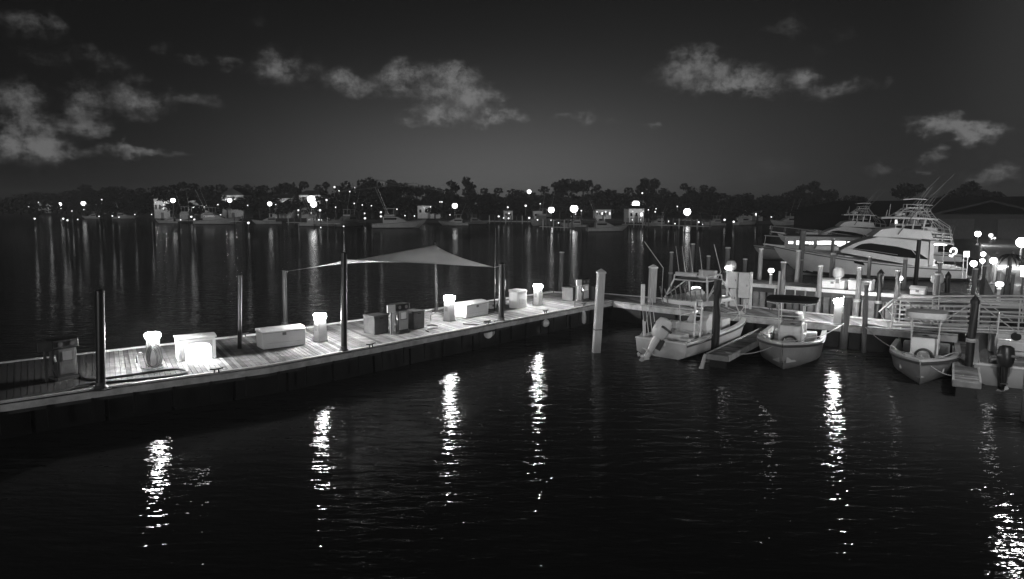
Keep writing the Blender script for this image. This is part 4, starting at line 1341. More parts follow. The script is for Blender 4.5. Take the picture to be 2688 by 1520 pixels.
    for k in range(4):
        MB().tube([(1.05, -1.1 + .7 * k, 3.05), (.75, -1.1 + .7 * k, 4.35)], .02, 6, .01).build('fishing_rod', 'midgrey', y)
    # mezzanine / cockpit
    MB().box((2.45, 0, 2.1), (.3, 3.3, 1.8)).build('aft_bulkhead', 'white', y)
    MB().box((2.2, 0, .85), (.6, 2.6, .6)).build('mezzanine_seat', 'offwhite', y, bevel=.06)
    if bright:
        MB().box((1.7, 0, 2.86), (.8, 2.2, .03)).build('cockpit_light', 'litstrong', y)
        for x in (1.9, 2.25):
            MB().tube([(x, 0, .9), (x, 0, 1.6)], .12, 8).build('fighting_chair', 'white', y)
    for s in (-1, 1):
        MB().tube([(.9, s * 1.5, 2.92), (.75, s * 1.9, 1.05)], .03, 6).build('overhang_post', 'alu', y)
    # bow pulpit and rail
    MB().loft([[(13.6, -.45, 2.4), (13.6, .45, 2.4), (13.6, .45, 2.55), (13.6, -.45, 2.55)], [(15.4, -.2, 2.6), (15.4, .2, 2.6), (15.4, .2, 2.7), (15.4, -.2, 2.7)]]).build('pulpit', 'white', y, bevel=.03)
    MB().tube([(15.2, 0, 2.5), (15.5, 0, 2.35), (15.3, .0, 2.2)], .06, 6).build('anchor', 'alu', y)
    b = MB()
    top = [(9.5, 1.7, 2.75), (11.6, 1.35, 3.05), (13.6, .65, 3.3), (15.3, .2, 3.4)]
    for s in (-1, 1):
        b.tube([(x, s * yy, z) for x, yy, z in top], .028, 6)
        for x, yy, z in top[1:]:
            b.tube([(x - .1, s * yy, z), (x, s * yy * 1.02, z - .85)], .022, 6)
    b.build('bow_rail', 'alu', y, smooth=True)
    # hull ports
    for s in (-1, 1):
        MB().loft([[(7.4, s * 1.98, 1.12), (8.2, s * 1.96, 1.3), (8.3, s * 1.98, 1.52), (7.55, s * 2.02, 1.36)], [(7.4, s * 2.29, 1.12), (8.2, s * 2.27, 1.3), (8.3, s * 2.3, 1.52), (7.55, s * 2.33, 1.36)]]).build('hull_port', 'glass', y)
    MB().box((.02, 0, .75), (.1, 1.2, .5)).build('transom_door', 'offwhite', y)
    MB().box((-.35, 0, .3), (.7, 3.6, .08)).build('swim_platform', 'offwhite', y, bevel=.02)
    if scale != 1.0:
        y.scale = (scale,) * 3
    return y
ys, yb = gp(2536, 740, 0), gp(2096, 727, 0)
yd = (yb - ys).normalized()
yn = Vector((yd.y, -yd.x, 0))
ya = math.atan2(yd.y, yd.x)
yacht(ys + yn * 2.2, ya, 'big white sportfishing yacht with black window band, bow to the left')
yacht(ad(2508, 690, 76) * 1.0 - Vector((0, 0, ad(2508, 690, 76).z)), ya + R(2), 'second sportfishing yacht with dark windows, behind the deckhouse of the big yacht', scale=.92, bright=False)
yacht(ad(2335, 690, 92) - Vector((0, 0, ad(2335, 690, 92).z)), ya + R(4), 'third sportfishing yacht, farthest and darkest, above the foredeck of the big yacht', scale=.95, bright=False)

# cabin boat with lit windows, seen just above the foredeck of the big yacht
q0, q1 = ad(2275, 640, 76), ad(2050, 640, 80)
cb = thing('cabin_boat', 'low cabin boat with glowing white windows just beyond the big yacht foredeck', 'boat', (q0.x, q0.y, 0), math.atan2(q1.y - q0.y, q1.x - q0.x))
build_hull(cb, 11.5, 3.6, 1.0, 1.5, 1.0, .2, gw=.2, m='hullpale', cockpit=(.02, .2))
MB().box((4.3, 0, 1.9), (7.4, 2.6, 1.6)).build('cabin', 'hullpale', cb, bevel=.06)
MB().box((4.3, 0, 2.76), (7.8, 2.9, .1)).build('cabin_roof', 'darkgrey', cb, bevel=.03)
for x, w_, h_ in ((1.4, .8, .5), (2.5, 1.1, .55), (4.0, 1.5, .55), (5.6, 1.0, .3), (6.6, .5, .45), (7.4, .5, .3)):
    for s in (-1, 1):
        f = MB().box((x, s * 1.31, 2.0), (w_ + .12, .05, h_ + .12)).build('window_frame', 'darkgrey', cb)
        MB().box((x, s * 1.345, 2.0), (w_, .03, h_)).build('lit_pane', 'lit', f)
# ================================================================ far shore: trees
def crown_mesh(seed, kind):
    r_ = random.Random(seed)
    b = MB()
    blobs = []
    if kind == 'pine':
        for k in range(9):
            a = r_.uniform(0, 2 * PI)
            z = .45 + .55 * k / 9
            q = (.30 * (1.15 - z)) + .08
            blobs.append((Vector((math.cos(a) * q * .8, math.sin(a) * q * .8, z)), .17, .09))
    else:
        for k in range(12):
            a = r_.uniform(0, 2 * PI)
            z = r_.uniform(.2, .9)
            q = .42 * math.sqrt(max(.05, 1 - ((z - .5) / .52) ** 2)) * r_.uniform(.3, 1)
            blobs.append((Vector((math.cos(a) * q, math.sin(a) * q, z)), r_.uniform(.13, .22), r_.uniform(.09, .15)))
    for c, rx, rz_ in blobs:
        for k in range(85):
            d = Vector((r_.gauss(0, 1), r_.gauss(0, 1), r_.gauss(0, 1))).normalized() * r_.uniform(.55, 1.08)
            p = c + Vector((d.x * rx, d.y * rx, d.z * rz_))
            t = Vector((r_.gauss(0, 1), r_.gauss(0, 1), r_.gauss(0, .6))).normalized()
            n = t.cross(Vector((r_.gauss(0, 1), r_.gauss(0, 1), r_.gauss(0, 1)))).normalized()
            s = r_.uniform(.024, .055)
            b.add([p - t * s - n * s * .5, p + t * s * .3 - n * s * .7, p + t * s, p + n * s * .7], [(0, 1, 2, 3)])
    return b, blobs

PROTO = []
for i in range(6):
    kind = 'pine' if i >= 4 else 'round'
    root = thing('pine_tree' if kind == 'pine' else 'broadleaf_tree', 'x', 'tree', (0, -300, 0), 0, 'dark trees along the far shore')
    cb, blobs = crown_mesh(100 + i, kind)
    cb.build('crown', 'leaf', root)
    t = MB().tube([(0, 0, 0), (.01, .005, .3), (0, .01, .62), (.01, 0, .9)], .026, 7, .006)
    for c, rx, rz_ in blobs[:6]:
        t.tube([(0, .005, max(.15, c.z - .22)), c], .01, 5, .004)
    t.build('trunk', 'bark', root)
    register(root)
    PROTO.append(root)

SKY = [(2, 517, 90), (55, 509, 90), (110, 503, 80), (160, 500, 80), (205, 497, 60), (238, 489, 60), (270, 492, 60), (310, 490, 80), (360, 492, 70), (400, 490, 70), (450, 482, 70), (490, 478, 60), (525, 480, 70), (570, 482, 60), (615, 484, 60),
       (660, 482, 60), (705, 484, 60), (750, 480, 60), (790, 477, 60), (830, 486, 50), (860, 478, 50), (905, 487, 45), (940, 469, 70), (975, 463, 70), (1015, 470, 70), (1045, 478, 50), (1080, 487, 50), (1120, 488, 50), (1155, 491, 45), (1187, 479, 45), (1232, 470, 45),
       (1262, 492, 50), (1300, 494, 60), (1345, 496, 60), (1380, 499, 50), (1420, 490, 60), (1455, 478, 60), (1490, 470, 60), (1530, 472, 60), (1565, 484, 50), (1600, 494, 60), (1640, 493, 60), (1685, 473, 50), (1712, 474, 45), (1755, 494, 60), (1802, 482, 50), (1835, 484, 55), (1865, 490, 50),
       (1905, 512, 60), (1945, 508, 60), (1985, 516, 50), (2030, 514, 60), (2075, 498, 60), (2105, 490, 55), (2140, 482, 55), (2172, 498, 50), (2215, 526, 60), (2260, 532, 50), (2318, 530, 60)]
rows = []
for u, v, w in SKY:
    D = 285 if u > 420 else 285 + (420 - u) * .6
    if u > 1880:
        D = 235
    rows.append((u, v, w, D))
fill = []
for k in range(46):
    u = 120 + k * 48 + rnd.uniform(-14, 14)
    D = (262 if u > 420 else 262 + (420 - u) * .6) if u < 1880 else 215
    fill.append((u, rnd.uniform(506, 522), rnd.uniform(55, 80), D))
allr = rows + fill
allr.sort(key=lambda r_: r_[0])
labs = zoned(allr, 'dark tree')
first = set()
for (u, v, w, D), l in zip(allr, labs):
    p = ad(u, 560, D)
    z0 = .9
    top = ad(u, v, D)
    H = (top.z - z0) * 1.03
    W = w / F * D * 1.45
    kind = 4 + rnd.randrange(2) if u in (1187, 1685, 1712, 2105, 2140, 1232, 238) else rnd.randrange(4)
    pr = PROTO[kind]
    sc = (W, W, H)
    if kind not in first:
        first.add(kind)
        pr.location = (p.x, D, z0)
        pr.scale = sc
        pr.rotation_euler = (0, 0, rnd.uniform(0, 6.28))
        pr['label'] = l
    else:
        dup(pr, (p.x, D, z0), rnd.uniform(0, 6.28), l, scale=sc)
for u, v, w, D, kind, l in [(2390, 478, 95, 165, 0, 'narrow tall tree standing alone against the sky left of the yacht outriggers'), (2352, 528, 70, 160, 1, 'low dark tree left of the narrow tall one behind the yacht'), (2548, 470, 160, 170, 2, 'broad round tree rising behind the shed roofs right of the yacht tower'), (2490, 516, 70, 172, 3, 'low tree between the yacht tower and the broad round tree'), (2290, 530, 80, 170, 1, 'flat topped dark tree behind the second yacht')]:
    p = ad(u, v, D)
    dup(PROTO[kind], (p.x, D, .9), rnd.uniform(0, 6), l, scale=(w / F * D, w / F * D, p.z - .9), group='trees behind the yachts')

for i, pr in enumerate(PROTO):
    if i not in first:
        for ch in TREE[pr.name]:
            bpy.data.objects.remove(ch)
        bpy.data.objects.remove(pr)
# a far low wood line closing the horizon beyond the trees
b = MB()
r2 = random.Random(5)
for k in range(5200):
    u = r2.uniform(-150, 2850)
    D = 335 + r2.uniform(-15, 60)
    p = ad(u, 535, D)
    z = r2.uniform(0, 1) ** .8 * ((8.6 if 380 < u < 1890 else 5.6) + 2.2 * math.sin(u * .013) + 1.7 * math.sin(u * .041) + .9 * math.sin(u * .11))
    s = r2.uniform(.6, 1.5)
    t = Vector((r2.gauss(0, 1), r2.gauss(0, .5), r2.gauss(0, 1))).normalized() * s
    n = t.cross(Vector((r2.gauss(0, 1), r2.gauss(0, 1), r2.gauss(0, 1)))).normalized() * s
    c = Vector((p.x, D, .9 + z))
    b.add([c - t, c - n * .7, c + t, c + n * .7], [(0, 1, 2, 3)])
o = b.build('far_woods', 'leaf')
o['kind'] = 'stuff'
o['label'] = 'low dark wood closing the horizon beyond the far shore'

# ---------------------------------------------------------------- houses
def house(u0, u1, v0, v1, D, label, nwin=4, litk=0, roof='gable', wallm='housewall', depth=9, name='waterfront_house', facade_fill=0):
    a, b_ = ad(u0, v1, D), ad(u1, v1, D)
    top = ad(u0, v0, D).z
    z0 = .9
    W = b_.x - a.x
    root = thing(name, label, 'house', (a.x, D, z0), 0, 'houses on the far shore')
    H = max(2.2, top - z0)
    MB().box((W / 2, depth / 2, H / 2), (W, depth, H)).build('wall', wallm, root)
    rh = min(2.6, W * .22)
    if roof == 'gable':
        MB().loft([[(x, -.6, H), (x, depth + .6, H), (x, depth / 2, H + rh)] for x in (-.6, W + .6)]).build('roof', 'houseroof', root)
    elif roof == 'front':
        MB().loft([[(-.5, y, H), (W + .5, y, H), (W / 2, y, H + rh * 1.5)] for y in (-.5, depth + .5)]).build('roof', 'houseroof', root)
    else:
        MB().loft([[(-.6, -.6, H), (W + .6, -.6, H), (W + .6, depth + .6, H), (-.6, depth + .6, H)], [(W * .2, depth * .4, H + rh), (W * .8, depth * .4, H + rh), (W * .8, depth * .6, H + rh), (W * .2, depth * .6, H + rh)]]).build('roof', 'houseroof', root)
    for k in range(nwin):
        x = W * (k + .5) / nwin
        fr = MB().box((x, -.03, H * .58), (W / nwin * .5, .08, H * .3)).build('window', 'white', root)
        MB().box((x, -.085, H * .58), (W / nwin * .4, .04, H * .24)).build('pane', 'lit' if (k + litk) % 3 == 0 and litk else 'glass', fr)
    MB().box((W * .5, -.04, 1.05), (1.0, .1, 2.1)).build('door', 'midgrey', root)
    if facade_fill:  # made-up lamps added to brighten the house front
        for k in range(2):
            x = W * (k + .5) / 2 + rnd.uniform(-.6, .6)
            e = MB().ball((x, -1.5, H * .82), .1, 6).build('facade_fill_light', 'lensfardim', root)
            MB().tube([(x, -1.5, H * .82 + .11), (x, -.6, H + .0)], .03, 5).build('fill_light_bracket', 'midgrey', e)
            bulb(e, 0, facade_fill, .1).location = (x, -1.5, H * .82)
    return root
house(405, 446, 522, 553, 262, 'pale house under the first big lamp of the far shore', 4, 1, facade_fill=54)
house(494, 551, 526, 546, 268, 'long low white house between two big shore lamps', 6, 2, facade_fill=36)
house(583, 640, 512, 547, 262, 'white house with tall gabled front beside a bright shore lamp', 4, 0, 'front', facade_fill=66)
house(714, 762, 520, 549, 266, 'pale house left of the brightest twin lamp', 3, 0, facade_fill=42)
house(786, 842, 512, 549, 270, 'pale house lit by the brightest twin lamp', 4, 1, 'hip', facade_fill=78)
house(1096, 1156, 540, 556, 262, 'low pale boathouse left of the starburst lamp', 4, 0, facade_fill=30)
house(1322, 1346, 553, 570, 240, 'small pale shed left of the tall mast lamp', 2, 1)
house(1400, 1424, 554, 580, 232, 'dark roofed hut right of the tall mast lamp', 2, 0)
house(1564, 1604, 550, 566, 255, 'low building with a row of lit windows on the far shore', 6, 1)
house(1650, 1690, 548, 584, 205, 'small white boathouse with lights on its corner', 3, 1, 'hip', facade_fill=30)
house(1955, 2002, 552, 575, 225, 'low dark building beyond the yacht bow with lit eaves', 4, 1)
house(2118, 2195, 566, 585, 200, 'long low pavilion with bright lights beyond the yacht foredeck', 7, 1, facade_fill=24)
house(2215, 2310, 546, 575, 215, 'wide pale roofed house behind the second yacht', 6, 0, 'hip')
house(100, 135, 532, 545, 420, 'tiny house with lights at the dark end of the far shore', 3, 1)
house(245, 285, 532, 545, 380, 'tiny house with faint windows in the dark gap of the shore', 4, 1)

# big sheds at the right
def shed(x0, x1, y0, y1, h, rh, label):
    root = thing('boat_shed', label, 'shed', ((x0 + x1) / 2, y0, 2.05), 0, 'dark boat sheds')
    W, Dp = x1 - x0, y1 - y0
    MB().box((0, Dp / 2, h / 2), (W, Dp, h)).build('wall', 'barn', root)
    MB().loft([[(-W / 2 - .8, y, h - .1), (0, y, h + rh), (W / 2 + .8, y, h - .1), (W / 2 + .8, y, h - .35), (0, y, h + rh - .25), (-W / 2 - .8, y, h - .35)] for y in (-.8, Dp + .8)]).build('roof', 'barnroof', root)
    for k in (-1, 1):
        MB().box((k * W * .25, -.05, h * .42), (W * .3, .1, h * .8)).build('door', 'darkgrey', root)
    return root
shed(49, 63, 85, 125, 2.9, 1.7, 'nearest dark shed with wide gable roof at the right of the harbour')
shed(64.5, 80, 88, 130, 3.3, 1.9, 'second dark shed roof at the right edge of the harbour')
shed(84, 100, 135, 165, 3.0, 1.7, 'farther dark shed with long roof between the yacht tower and the near shed')

# ---------------------------------------------------------------- lamps of the far shore
def shore_lamp(name, m, r_, hp, cat, group):
    root = thing(name, 'x', cat, (0, -320, 0), 0, group)
    if m in ('lensfarbig', 'lensfarflood'):
        bulb(root, 0, 25 if m == 'lensfarbig' else 150, .5)
    MB().tube([(0, 0, -hp), (0, 0, -r_ * .95)], .09, 6).build('post', 'midgrey', root)
    MB().ball((0, 0, 0), r_, 8).build('lamp_globe', m, root, smooth=True)
    MB().lathe([(r_ * .75, r_ * .82), (r_ * .5, r_ * 1.1), (.02, r_ * 1.2)], n=10).build('hood', 'darkgrey', root)
    register(root)
    return root
LP = {'flood': shore_lamp('shore_flood_lamp', 'lensfarflood', 1.15, 5.0, 'lamp', 'brightest lamps on the far shore'),
      'big': shore_lamp('shore_street_lamp', 'lensfarbig', .82, 5.0, 'lamp', 'big bright lamps on the far shore'),
      'mid': shore_lamp('shore_lamp', 'lensfar', .31, 3.0, 'lamp', 'middling lamps on the far shore'),
      'small': shore_lamp('dock_light', 'lensfardim', .2, 1.6, 'lamp', 'small lights on the far shore docks')}
FLOOD = [(817, 523), (823, 536), (1447, 551), (1804, 556), (1507, 548), (1669, 536)]
BIG = [(219, 534), (157, 536), (454, 526), (603, 526), (708, 535), (1194, 540), (1389, 503)]
MID = [(91, 574), (652, 585), (189, 554), (166, 574), (177, 578), (510, 576), (502, 569), (857, 525), (878, 491), (958, 573), (1000, 557), (1000, 568), (1333, 544), (1336, 560), (1335, 573), (1309, 568), (1389, 572), (1380, 540), (1445, 578), (1686, 507), (1652, 551), (1754, 581), (1834, 583), (1926, 582), (1902, 577), (2155, 580), (2165, 579), (1988, 563), (2024, 569), (783, 552), (840, 552)]
SML = [(75, 543), (93, 534), (101, 531), (160, 547), (220, 550), (204, 576), (260, 568), (295, 567), (312, 570), (354, 563), (398, 563), (267, 524), (474, 577), (579, 564), (572, 537), (650, 539), (724, 537), (783, 564), (817, 559), (890, 501), (918, 503), (931, 492), (881, 544), (930, 534), (951, 538), (975, 540), (957, 560), (1042, 549), (1063, 566), (1088, 567), (1130, 543), (1155, 530), (1160, 530), (1181, 564), (837, 577), (843, 577), (902, 594), (842, 597),
       (1322, 572), (1411, 577), (1418, 535), (1511, 562), (1526, 553), (1567, 556), (1590, 556), (1660, 577), (1680, 577), (1702, 551), (1722, 548), (1720, 556), (1778, 542), (1772, 587), (1845, 589), (1967, 549), (1971, 564), (1984, 562), (2184, 560), (2124, 577), (2002, 608), (1466, 585)]
PH = {'flood': 'dazzling flood lamp', 'big': 'big bright lamp', 'mid': 'middling lamp', 'small': 'small light'}
for key, lst in (('flood', FLOOD), ('big', BIG), ('mid', MID), ('small', SML)):
    rws = [(u, v) for u, v in lst]
    lb = zoned(rws, PH[key])
    pr = LP[key]
    for i, ((u, v), l) in enumerate(zip(rws, lb)):
        if v > 562:
            D = min(HC * F / max(20, (v + 12 - YH)) * .93, 300) if v < 600 else 170
            D = max(D, 175)
        else:
            D = 240 if 400 < u < 1880 else (215 if u >= 1880 else 240 + (400 - u) * .5)
        if v < 512:
            D = 270
        p = ad(u, v, D)
        k = min(D / 240, 1.1) * (1.3 if u == 652 else 1) * rnd.uniform(.85, 1.15)
        if i == 0:
            pr.location = p
            pr['label'] = l
            pr.scale = (k, k, k)
        else:
            dup(pr, p, 0, l, scale=(k, k, k))

# ---------------------------------------------------------------- far boats and jetties
def far_boat():
    root = thing('moored_motorboat', 'x', 'boat', (0, -340, 0), 0, 'boats moored along the far shore')
    build_hull(root, 13, 4.0, 1.0, 2.1, 1.6, .28, gw=.2, full=.45, m='farhull', bow_deck=.3, cockpit=(.02, .25))
    MB().loft([[(2.6, -1.5, .6), (2.6, 1.5, .6), (2.6, 1.4, 2.7), (2.6, -1.4, 2.7)], [(6.2, -1.4, .8), (6.2, 1.4, .8), (6.0, 1.3, 2.7), (6.0, -1.3, 2.7)], [(8.4, -1.0, 1.6), (8.4, 1.0, 1.6), (8.0, .9, 1.9), (8.0, -.9, 1.9)]]).build('cabin', 'farhull', root, bevel=.05)
    for s in (-1, 1):
        MB().box((4.4, s * 1.43, 2.2), (3.0, .1, .5)).build('window', 'glass', root)
    MB().box((4.2, 0, 3.0), (2.6, 2.4, .5)).build('flybridge', 'farhull', root, bevel=.08)
    b = MB()
    for x in (3.2, 5.2):
        for s in (-1, 1):
            b.tube([(x, s * 1.1, 3.2), (x, s * 1.05, 4.6)], .05, 5)
    b.build('top_support', 'alu', root)
    MB().box((4.2, 0, 4.66), (2.8, 2.3, .1)).build('hardtop', 'farhull', root)
    for s in (-1, 1):
        MB().tube([(3.6, s * 1.2, 3.2), (1.0, s * 1.6, 9.5)], .04, 5, .02).build('outrigger', 'alu', root)
    register(root)
    return root
fb_ = far_boat()
FB = [(440, 586, 60, 'near', 180), (575, 588, 120, 'long', 0), (500, 583, 50, '', 90), (700, 588, 70, '', 200), (840, 593, 100, 'pale', 0), (905, 594, 55, '', 250), (1050, 598, 140, 'long grey', 0), (1190, 592, 80, '', 180), (1255, 588, 60, '', 20), (1420, 592, 60, '', 240), (1505, 596, 70, '', 160), (1595, 607, 110, 'broad', 5), (1720, 594, 70, '', 190), (1870, 592, 60, '', 200), (330, 574, 60, '', 10), (240, 574, 50, '', 180), (1960, 590, 70, '', 30), (2060, 592, 90, '', 200)]
lb = zoned([(f_[0], f_[1]) for f_ in FB], 'moored motorboat')
for i, ((u, v, w, _t, rz), l) in enumerate(zip(FB, lb)):
    p = gp(u, v, 0)
    k = max(.6, min(1.5, w / F * p.y / 13 / max(.45, abs(math.cos(R(rz))))))
    c = Vector((p.x, p.y, 0)) - Vector((math.cos(R(rz)), math.sin(R(rz)), 0)) * 6.5 * k
    if i == 0:
        fb_.location, fb_.rotation_euler, fb_.scale = c, (0, 0, R(rz)), (k, k, k)
        fb_['label'] = l
    else:
        dup(fb_, c, R(rz), l, scale=(k, k, k))

def jetty(u0, v0, u1, v1, label):
    a, b_ = gp(u0, v0, .9), gp(u1, v1, .9)
    root = thing('jetty', label, 'jetty', (a.x, a.y, 0), 0, 'jetties along the far shore')
    MB().strip([(a.x, a.y), (b_.x, b_.y)], -1.0, 1.0, .75, .95).build('deck', 'fascia', root, True)
    n = 8
    for k in range(n + 1):
        q = a.lerp(b_, k / n)
        MB().tube([(q.x, q.y - 1.1, -1), (q.x, q.y - 1.1, 2.6)], .16, 7).build('post', 'pilewhite' if k % 3 == 0 else 'pilegrey', root, True)
jetty(480, 578, 640, 581, 'far jetty in front of the floodlit white houses')
jetty(760, 583, 900, 587, 'far jetty below the brightest twin lamp')
jetty(1285, 580, 1400, 581, 'far jetty with white posts below the tall mast lamp')
jetty(1425, 594, 1500, 597, 'far jetty below the two diamond bright lamps')
jetty(1735, 590, 1860, 594, 'far jetty with short white posts below the lone bright lamp')
jetty(1640, 588, 1700, 590, 'far jetty in front of the small white boathouse')

# ---------------------------------------------------------------- right side near lamps
def street_lamp(u, v, D, zb, r_, m, label, name='street_lamp'):
    t = ad(u, v, D)
    root = thing(name, label, 'street lamp', (t.x, D, zb), 0, 'lamps on the right hand quay')
    h = t.z - zb
    MB().tube([(0, 0, 0), (0, 0, h - r_ * 1.1)], .06, 8, .045).build('post', 'midgrey', root, smooth=True)
    MB().lathe([(.16, .0), (.16, .05), (.07, .2)], n=10).build('base', 'midgrey', root)
    MB().ball((0, 0, h), r_, 10).build('globe', m, root, smooth=True)
    if m == 'street':
        bulb(root, h, 480 if r_ > .3 else (160 if r_ > .2 else 70), r_ * .5)
    MB().lathe([(r_ * .5, h + r_ * .9), (.02, h + r_ * 1.25)], n=10).build('finial', 'midgrey', root)
    return root
street_lamp(2682, 636, 47, 2.05, .32, 'street', 'tall bright street lamp at the right edge of the harbour')
street_lamp(2567, 614, 72, 2.05, .27, 'street', 'round lamp glowing in front of the dark shed')
street_lamp(2601, 618, 76, 2.05, .22, 'lensfar', 'smaller lamp right of the round lamp before the shed')
street_lamp(2611, 625, 80, 2.05, .12, 'lensfardim', 'tiny light just under the smaller shed lamp')
street_lamp(2602, 626, 80, 2.05, .12, 'lensfardim', 'tiny light left under the smaller shed lamp')
for u, v, D, r_, l in [(2581, 667, 52, .16, 'upper lamp of the pair past the yacht stern'), (2579, 685, 50, .15, 'lower lamp of the pair past the yacht stern'), (2556, 692, 47, .2, 'pear shaped dock lamp just off the yacht stern'), (2608, 684, 47, .21, 'tall glowing dock lamp beside the pile cluster'), (2617, 664, 60, .06, 'pinpoint light above the tall glowing dock lamp'), (2660, 666, 60, .06, 'pinpoint light above the little palm'), (2688, 700, 36, .14, 'low lamp at the far right quay edge')]:
    street_lamp(u, v, D, .9 if D < 60 else 2.05, r_, 'street' if r_ > .1 else 'lensfardim', l, 'dock_lamp')
# lit sign board
D = 50
t = ad(2537, 667, D)
root = thing('sign_board', 'square white lit board on two legs behind the yacht stern', 'sign', (t.x, D, 1.0))
MB().box((0, 0, t.z - 1.0), (.42, .06, .42)).build('panel', 'litdim', root, bevel=.02)
for s in (-1, 1):
    MB().tube([(s * .14, .05, 0), (s * .14, .05, t.z - 1.2)], .03, 6).build('leg', 'white', root)
t = ad(2503, 661, 58.5)
root = thing('life_ring', 'white curled ring hanging over the lit yacht cockpit', 'life ring', t)
pts = [(.25 * math.cos(a), 0, .25 * math.sin(a)) for a in [R(-150 + 300 * k / 16) for k in range(17)]]
pts = [(.02 - .24, 0, -.02)] + [(.25 * math.cos(R(200 - 290 * k / 14)), 0, .04 + .25 * math.sin(R(200 - 290 * k / 14))) for k in range(15)] + [(-.1, 0, -.38), (-.3, 0, -.3)]
MB().tube(pts, .075, 8).build('ring', 'lit', root, smooth=True)  # brightness put in as glow, though the ring is no lamp
MB().tube([(0, 0, .28), (0, .02, .75)], .015, 6).build('cord', 'white', root)
# palm like plant
bp = Vector((ad(2650, 700, 38).x, 38, 1.9))
root = thing('small_palm', 'small pale palm like plant among the piles past the yacht stern', 'palm', bp)
MB().tube([(0, 0, 0), (.05, 0, .9), (.0, .0, 1.5)], .09, 8, .07).build('trunk', 'bark', root)
b = MB()
for k in range(26):
    a = rnd.uniform(0, 2 * PI)
    l_ = rnd.uniform(.5, .8)
    e = rnd.uniform(.2, 1.1)
    d = Vector((math.cos(a), math.sin(a), 0))
    pts = [Vector((0, 0, 1.5)) + d * l_ * t_ + Vector((0, 0, e * l_ * t_ - 1.1 * l_ * t_ * t_)) for t_ in (0, .25, .5, .75, 1)]
    sd = Vector((-d.y, d.x, 0))
    vs = []
    for i, q in enumerate(pts):
        w = .07 * (1 - (i / 4) ** 2) + .01
        vs += [q - sd * w, q + sd * w + Vector((0, 0, -.02))]
    b.add(vs, [(2 * i, 2 * i + 1, 2 * i + 3, 2 * i + 2) for i in range(4)])
b.build('fronds', 'leaf', root)
# lamp on a piling at the near quay, seen only through its glitter on the water
D = 20
bx = (2735 - CX) / F * D
root = thing('piling_lamp', 'lamp on a tall piling just beyond the right edge, known by its long glitter', 'lamp', (bx, D, 0))
MB().tube([(0, 0, -1), (0, 0, 3.9)], .16, 10).build('piling', 'pilegrey', root)
MB().box((0, 0, 4.3), (.7, .5, .3)).build('lamp_head', 'globe', root)
bulb(root, 4.3, 500, .16)
MB().box((0, 0, 4.5), (.8, .6, .08)).build('hood', 'darkgrey', root)

# ================================================================ light, sky, camera
sun = bpy.data.lights.new('sun', 'SUN')
sun.energy = SUN_E
sun.angle = R(14)
so = bpy.data.objects.new('sun', sun)
C.objects.link(so)
sdir = Vector((.33, 1, -.05)).normalized()
so.rotation_euler = sdir.to_track_quat('-Z', 'Y').to_euler()
SUN_ELEV = math.asin(.05 / 1.03)

w = bpy.data.worlds.new('World')
SC.world = w
w.use_nodes = True
N, L = w.node_tree.nodes, w.node_tree.links
N.clear()
def nd(t, **k):
    n = N.new(t)
    for a, v in k.items():
        setattr(n, a, v)
    return n
def math_(op, a, b_=None, clamp=False):
    n = nd('ShaderNodeMath', operation=op, use_clamp=clamp)
    for i, x in enumerate((a, b_)):
        if x is None:
            continue
        if isinstance(x, (int, float)):
            n.inputs[i].default_value = x
        else:
            L.new(x, n.inputs[i])
    return n.outputs[0]
tc = nd('ShaderNodeTexCoord')
sep = nd('ShaderNodeSeparateXYZ')
L.new(tc.outputs['Generated'], sep.inputs[0])
X, Y, Z = sep.outputs
az = math_('ARCTAN2', X, Y)
el = math_('ARCSINE', Z)
comb = nd('ShaderNodeCombineXYZ')
L.new(az, comb.inputs[0])
L.new(el, comb.inputs[1])
AE = comb.outputs[0]
# ragged warp of the cloud coordinates
nz = nd('ShaderNodeTexNoise')
nz.inputs['Scale'].default_value = 23
nz.inputs['Detail'].default_value = 6
nz.inputs['Roughness'].default_value = .62
mpw = nd('ShaderNodeMapping')
mpw.inputs['Scale'].default_value = (1, 1.7, 1)
L.new(AE, mpw.inputs[0])
L.new(mpw.outputs[0], nz.inputs['Vector'])
sub = nd('ShaderNodeVectorMath', operation='SUBTRACT')
L.new(nz.outputs['Color'], sub.inputs[0])
sub.inputs[1].default_value = (.5, .5, .5)
mad = nd('ShaderNodeVectorMath', operation='MULTIPLY_ADD')
L.new(sub.outputs[0], mad.inputs[0])
mad.inputs[1].default_value = (.08, .05, 0)
L.new(AE, mad.inputs[2])
WAE = mad.outputs[0]
def aepx(u, v):
    d = ray(u, v).normalized()
    return math.atan2(d.x, d.y), math.asin(d.z)
def blob(u, v, wu, wv, amp, src, power=1.0):
    a0, e0 = aepx(u, v)
    a1, _ = aepx(u + wu, v)
    _, e1 = aepx(u, v - wv)
    sx, sy = 1 / max(1e-3, abs(a1 - a0)), 1 / max(1e-3, abs(e1 - e0))
    m = nd('ShaderNodeVectorMath', operation='MULTIPLY_ADD')
    L.new(src, m.inputs[0])
    m.inputs[1].default_value = (sx, sy, 0)
    m.inputs[2].default_value = (-a0 * sx, -e0 * sy, 0)
    ln = nd('ShaderNodeVectorMath', operation='DOT_PRODUCT')
    L.new(m.outputs[0], ln.inputs[0])
    L.new(m.outputs[0], ln.inputs[1])
    e = math_('EXPONENT', math_('MULTIPLY', ln.outputs['Value'], -1.0))
    return math_('MULTIPLY', e, amp)
def total(xs):
    o = xs[0]
    for x in xs[1:]:
        o = math_('ADD', o, x)
    return o
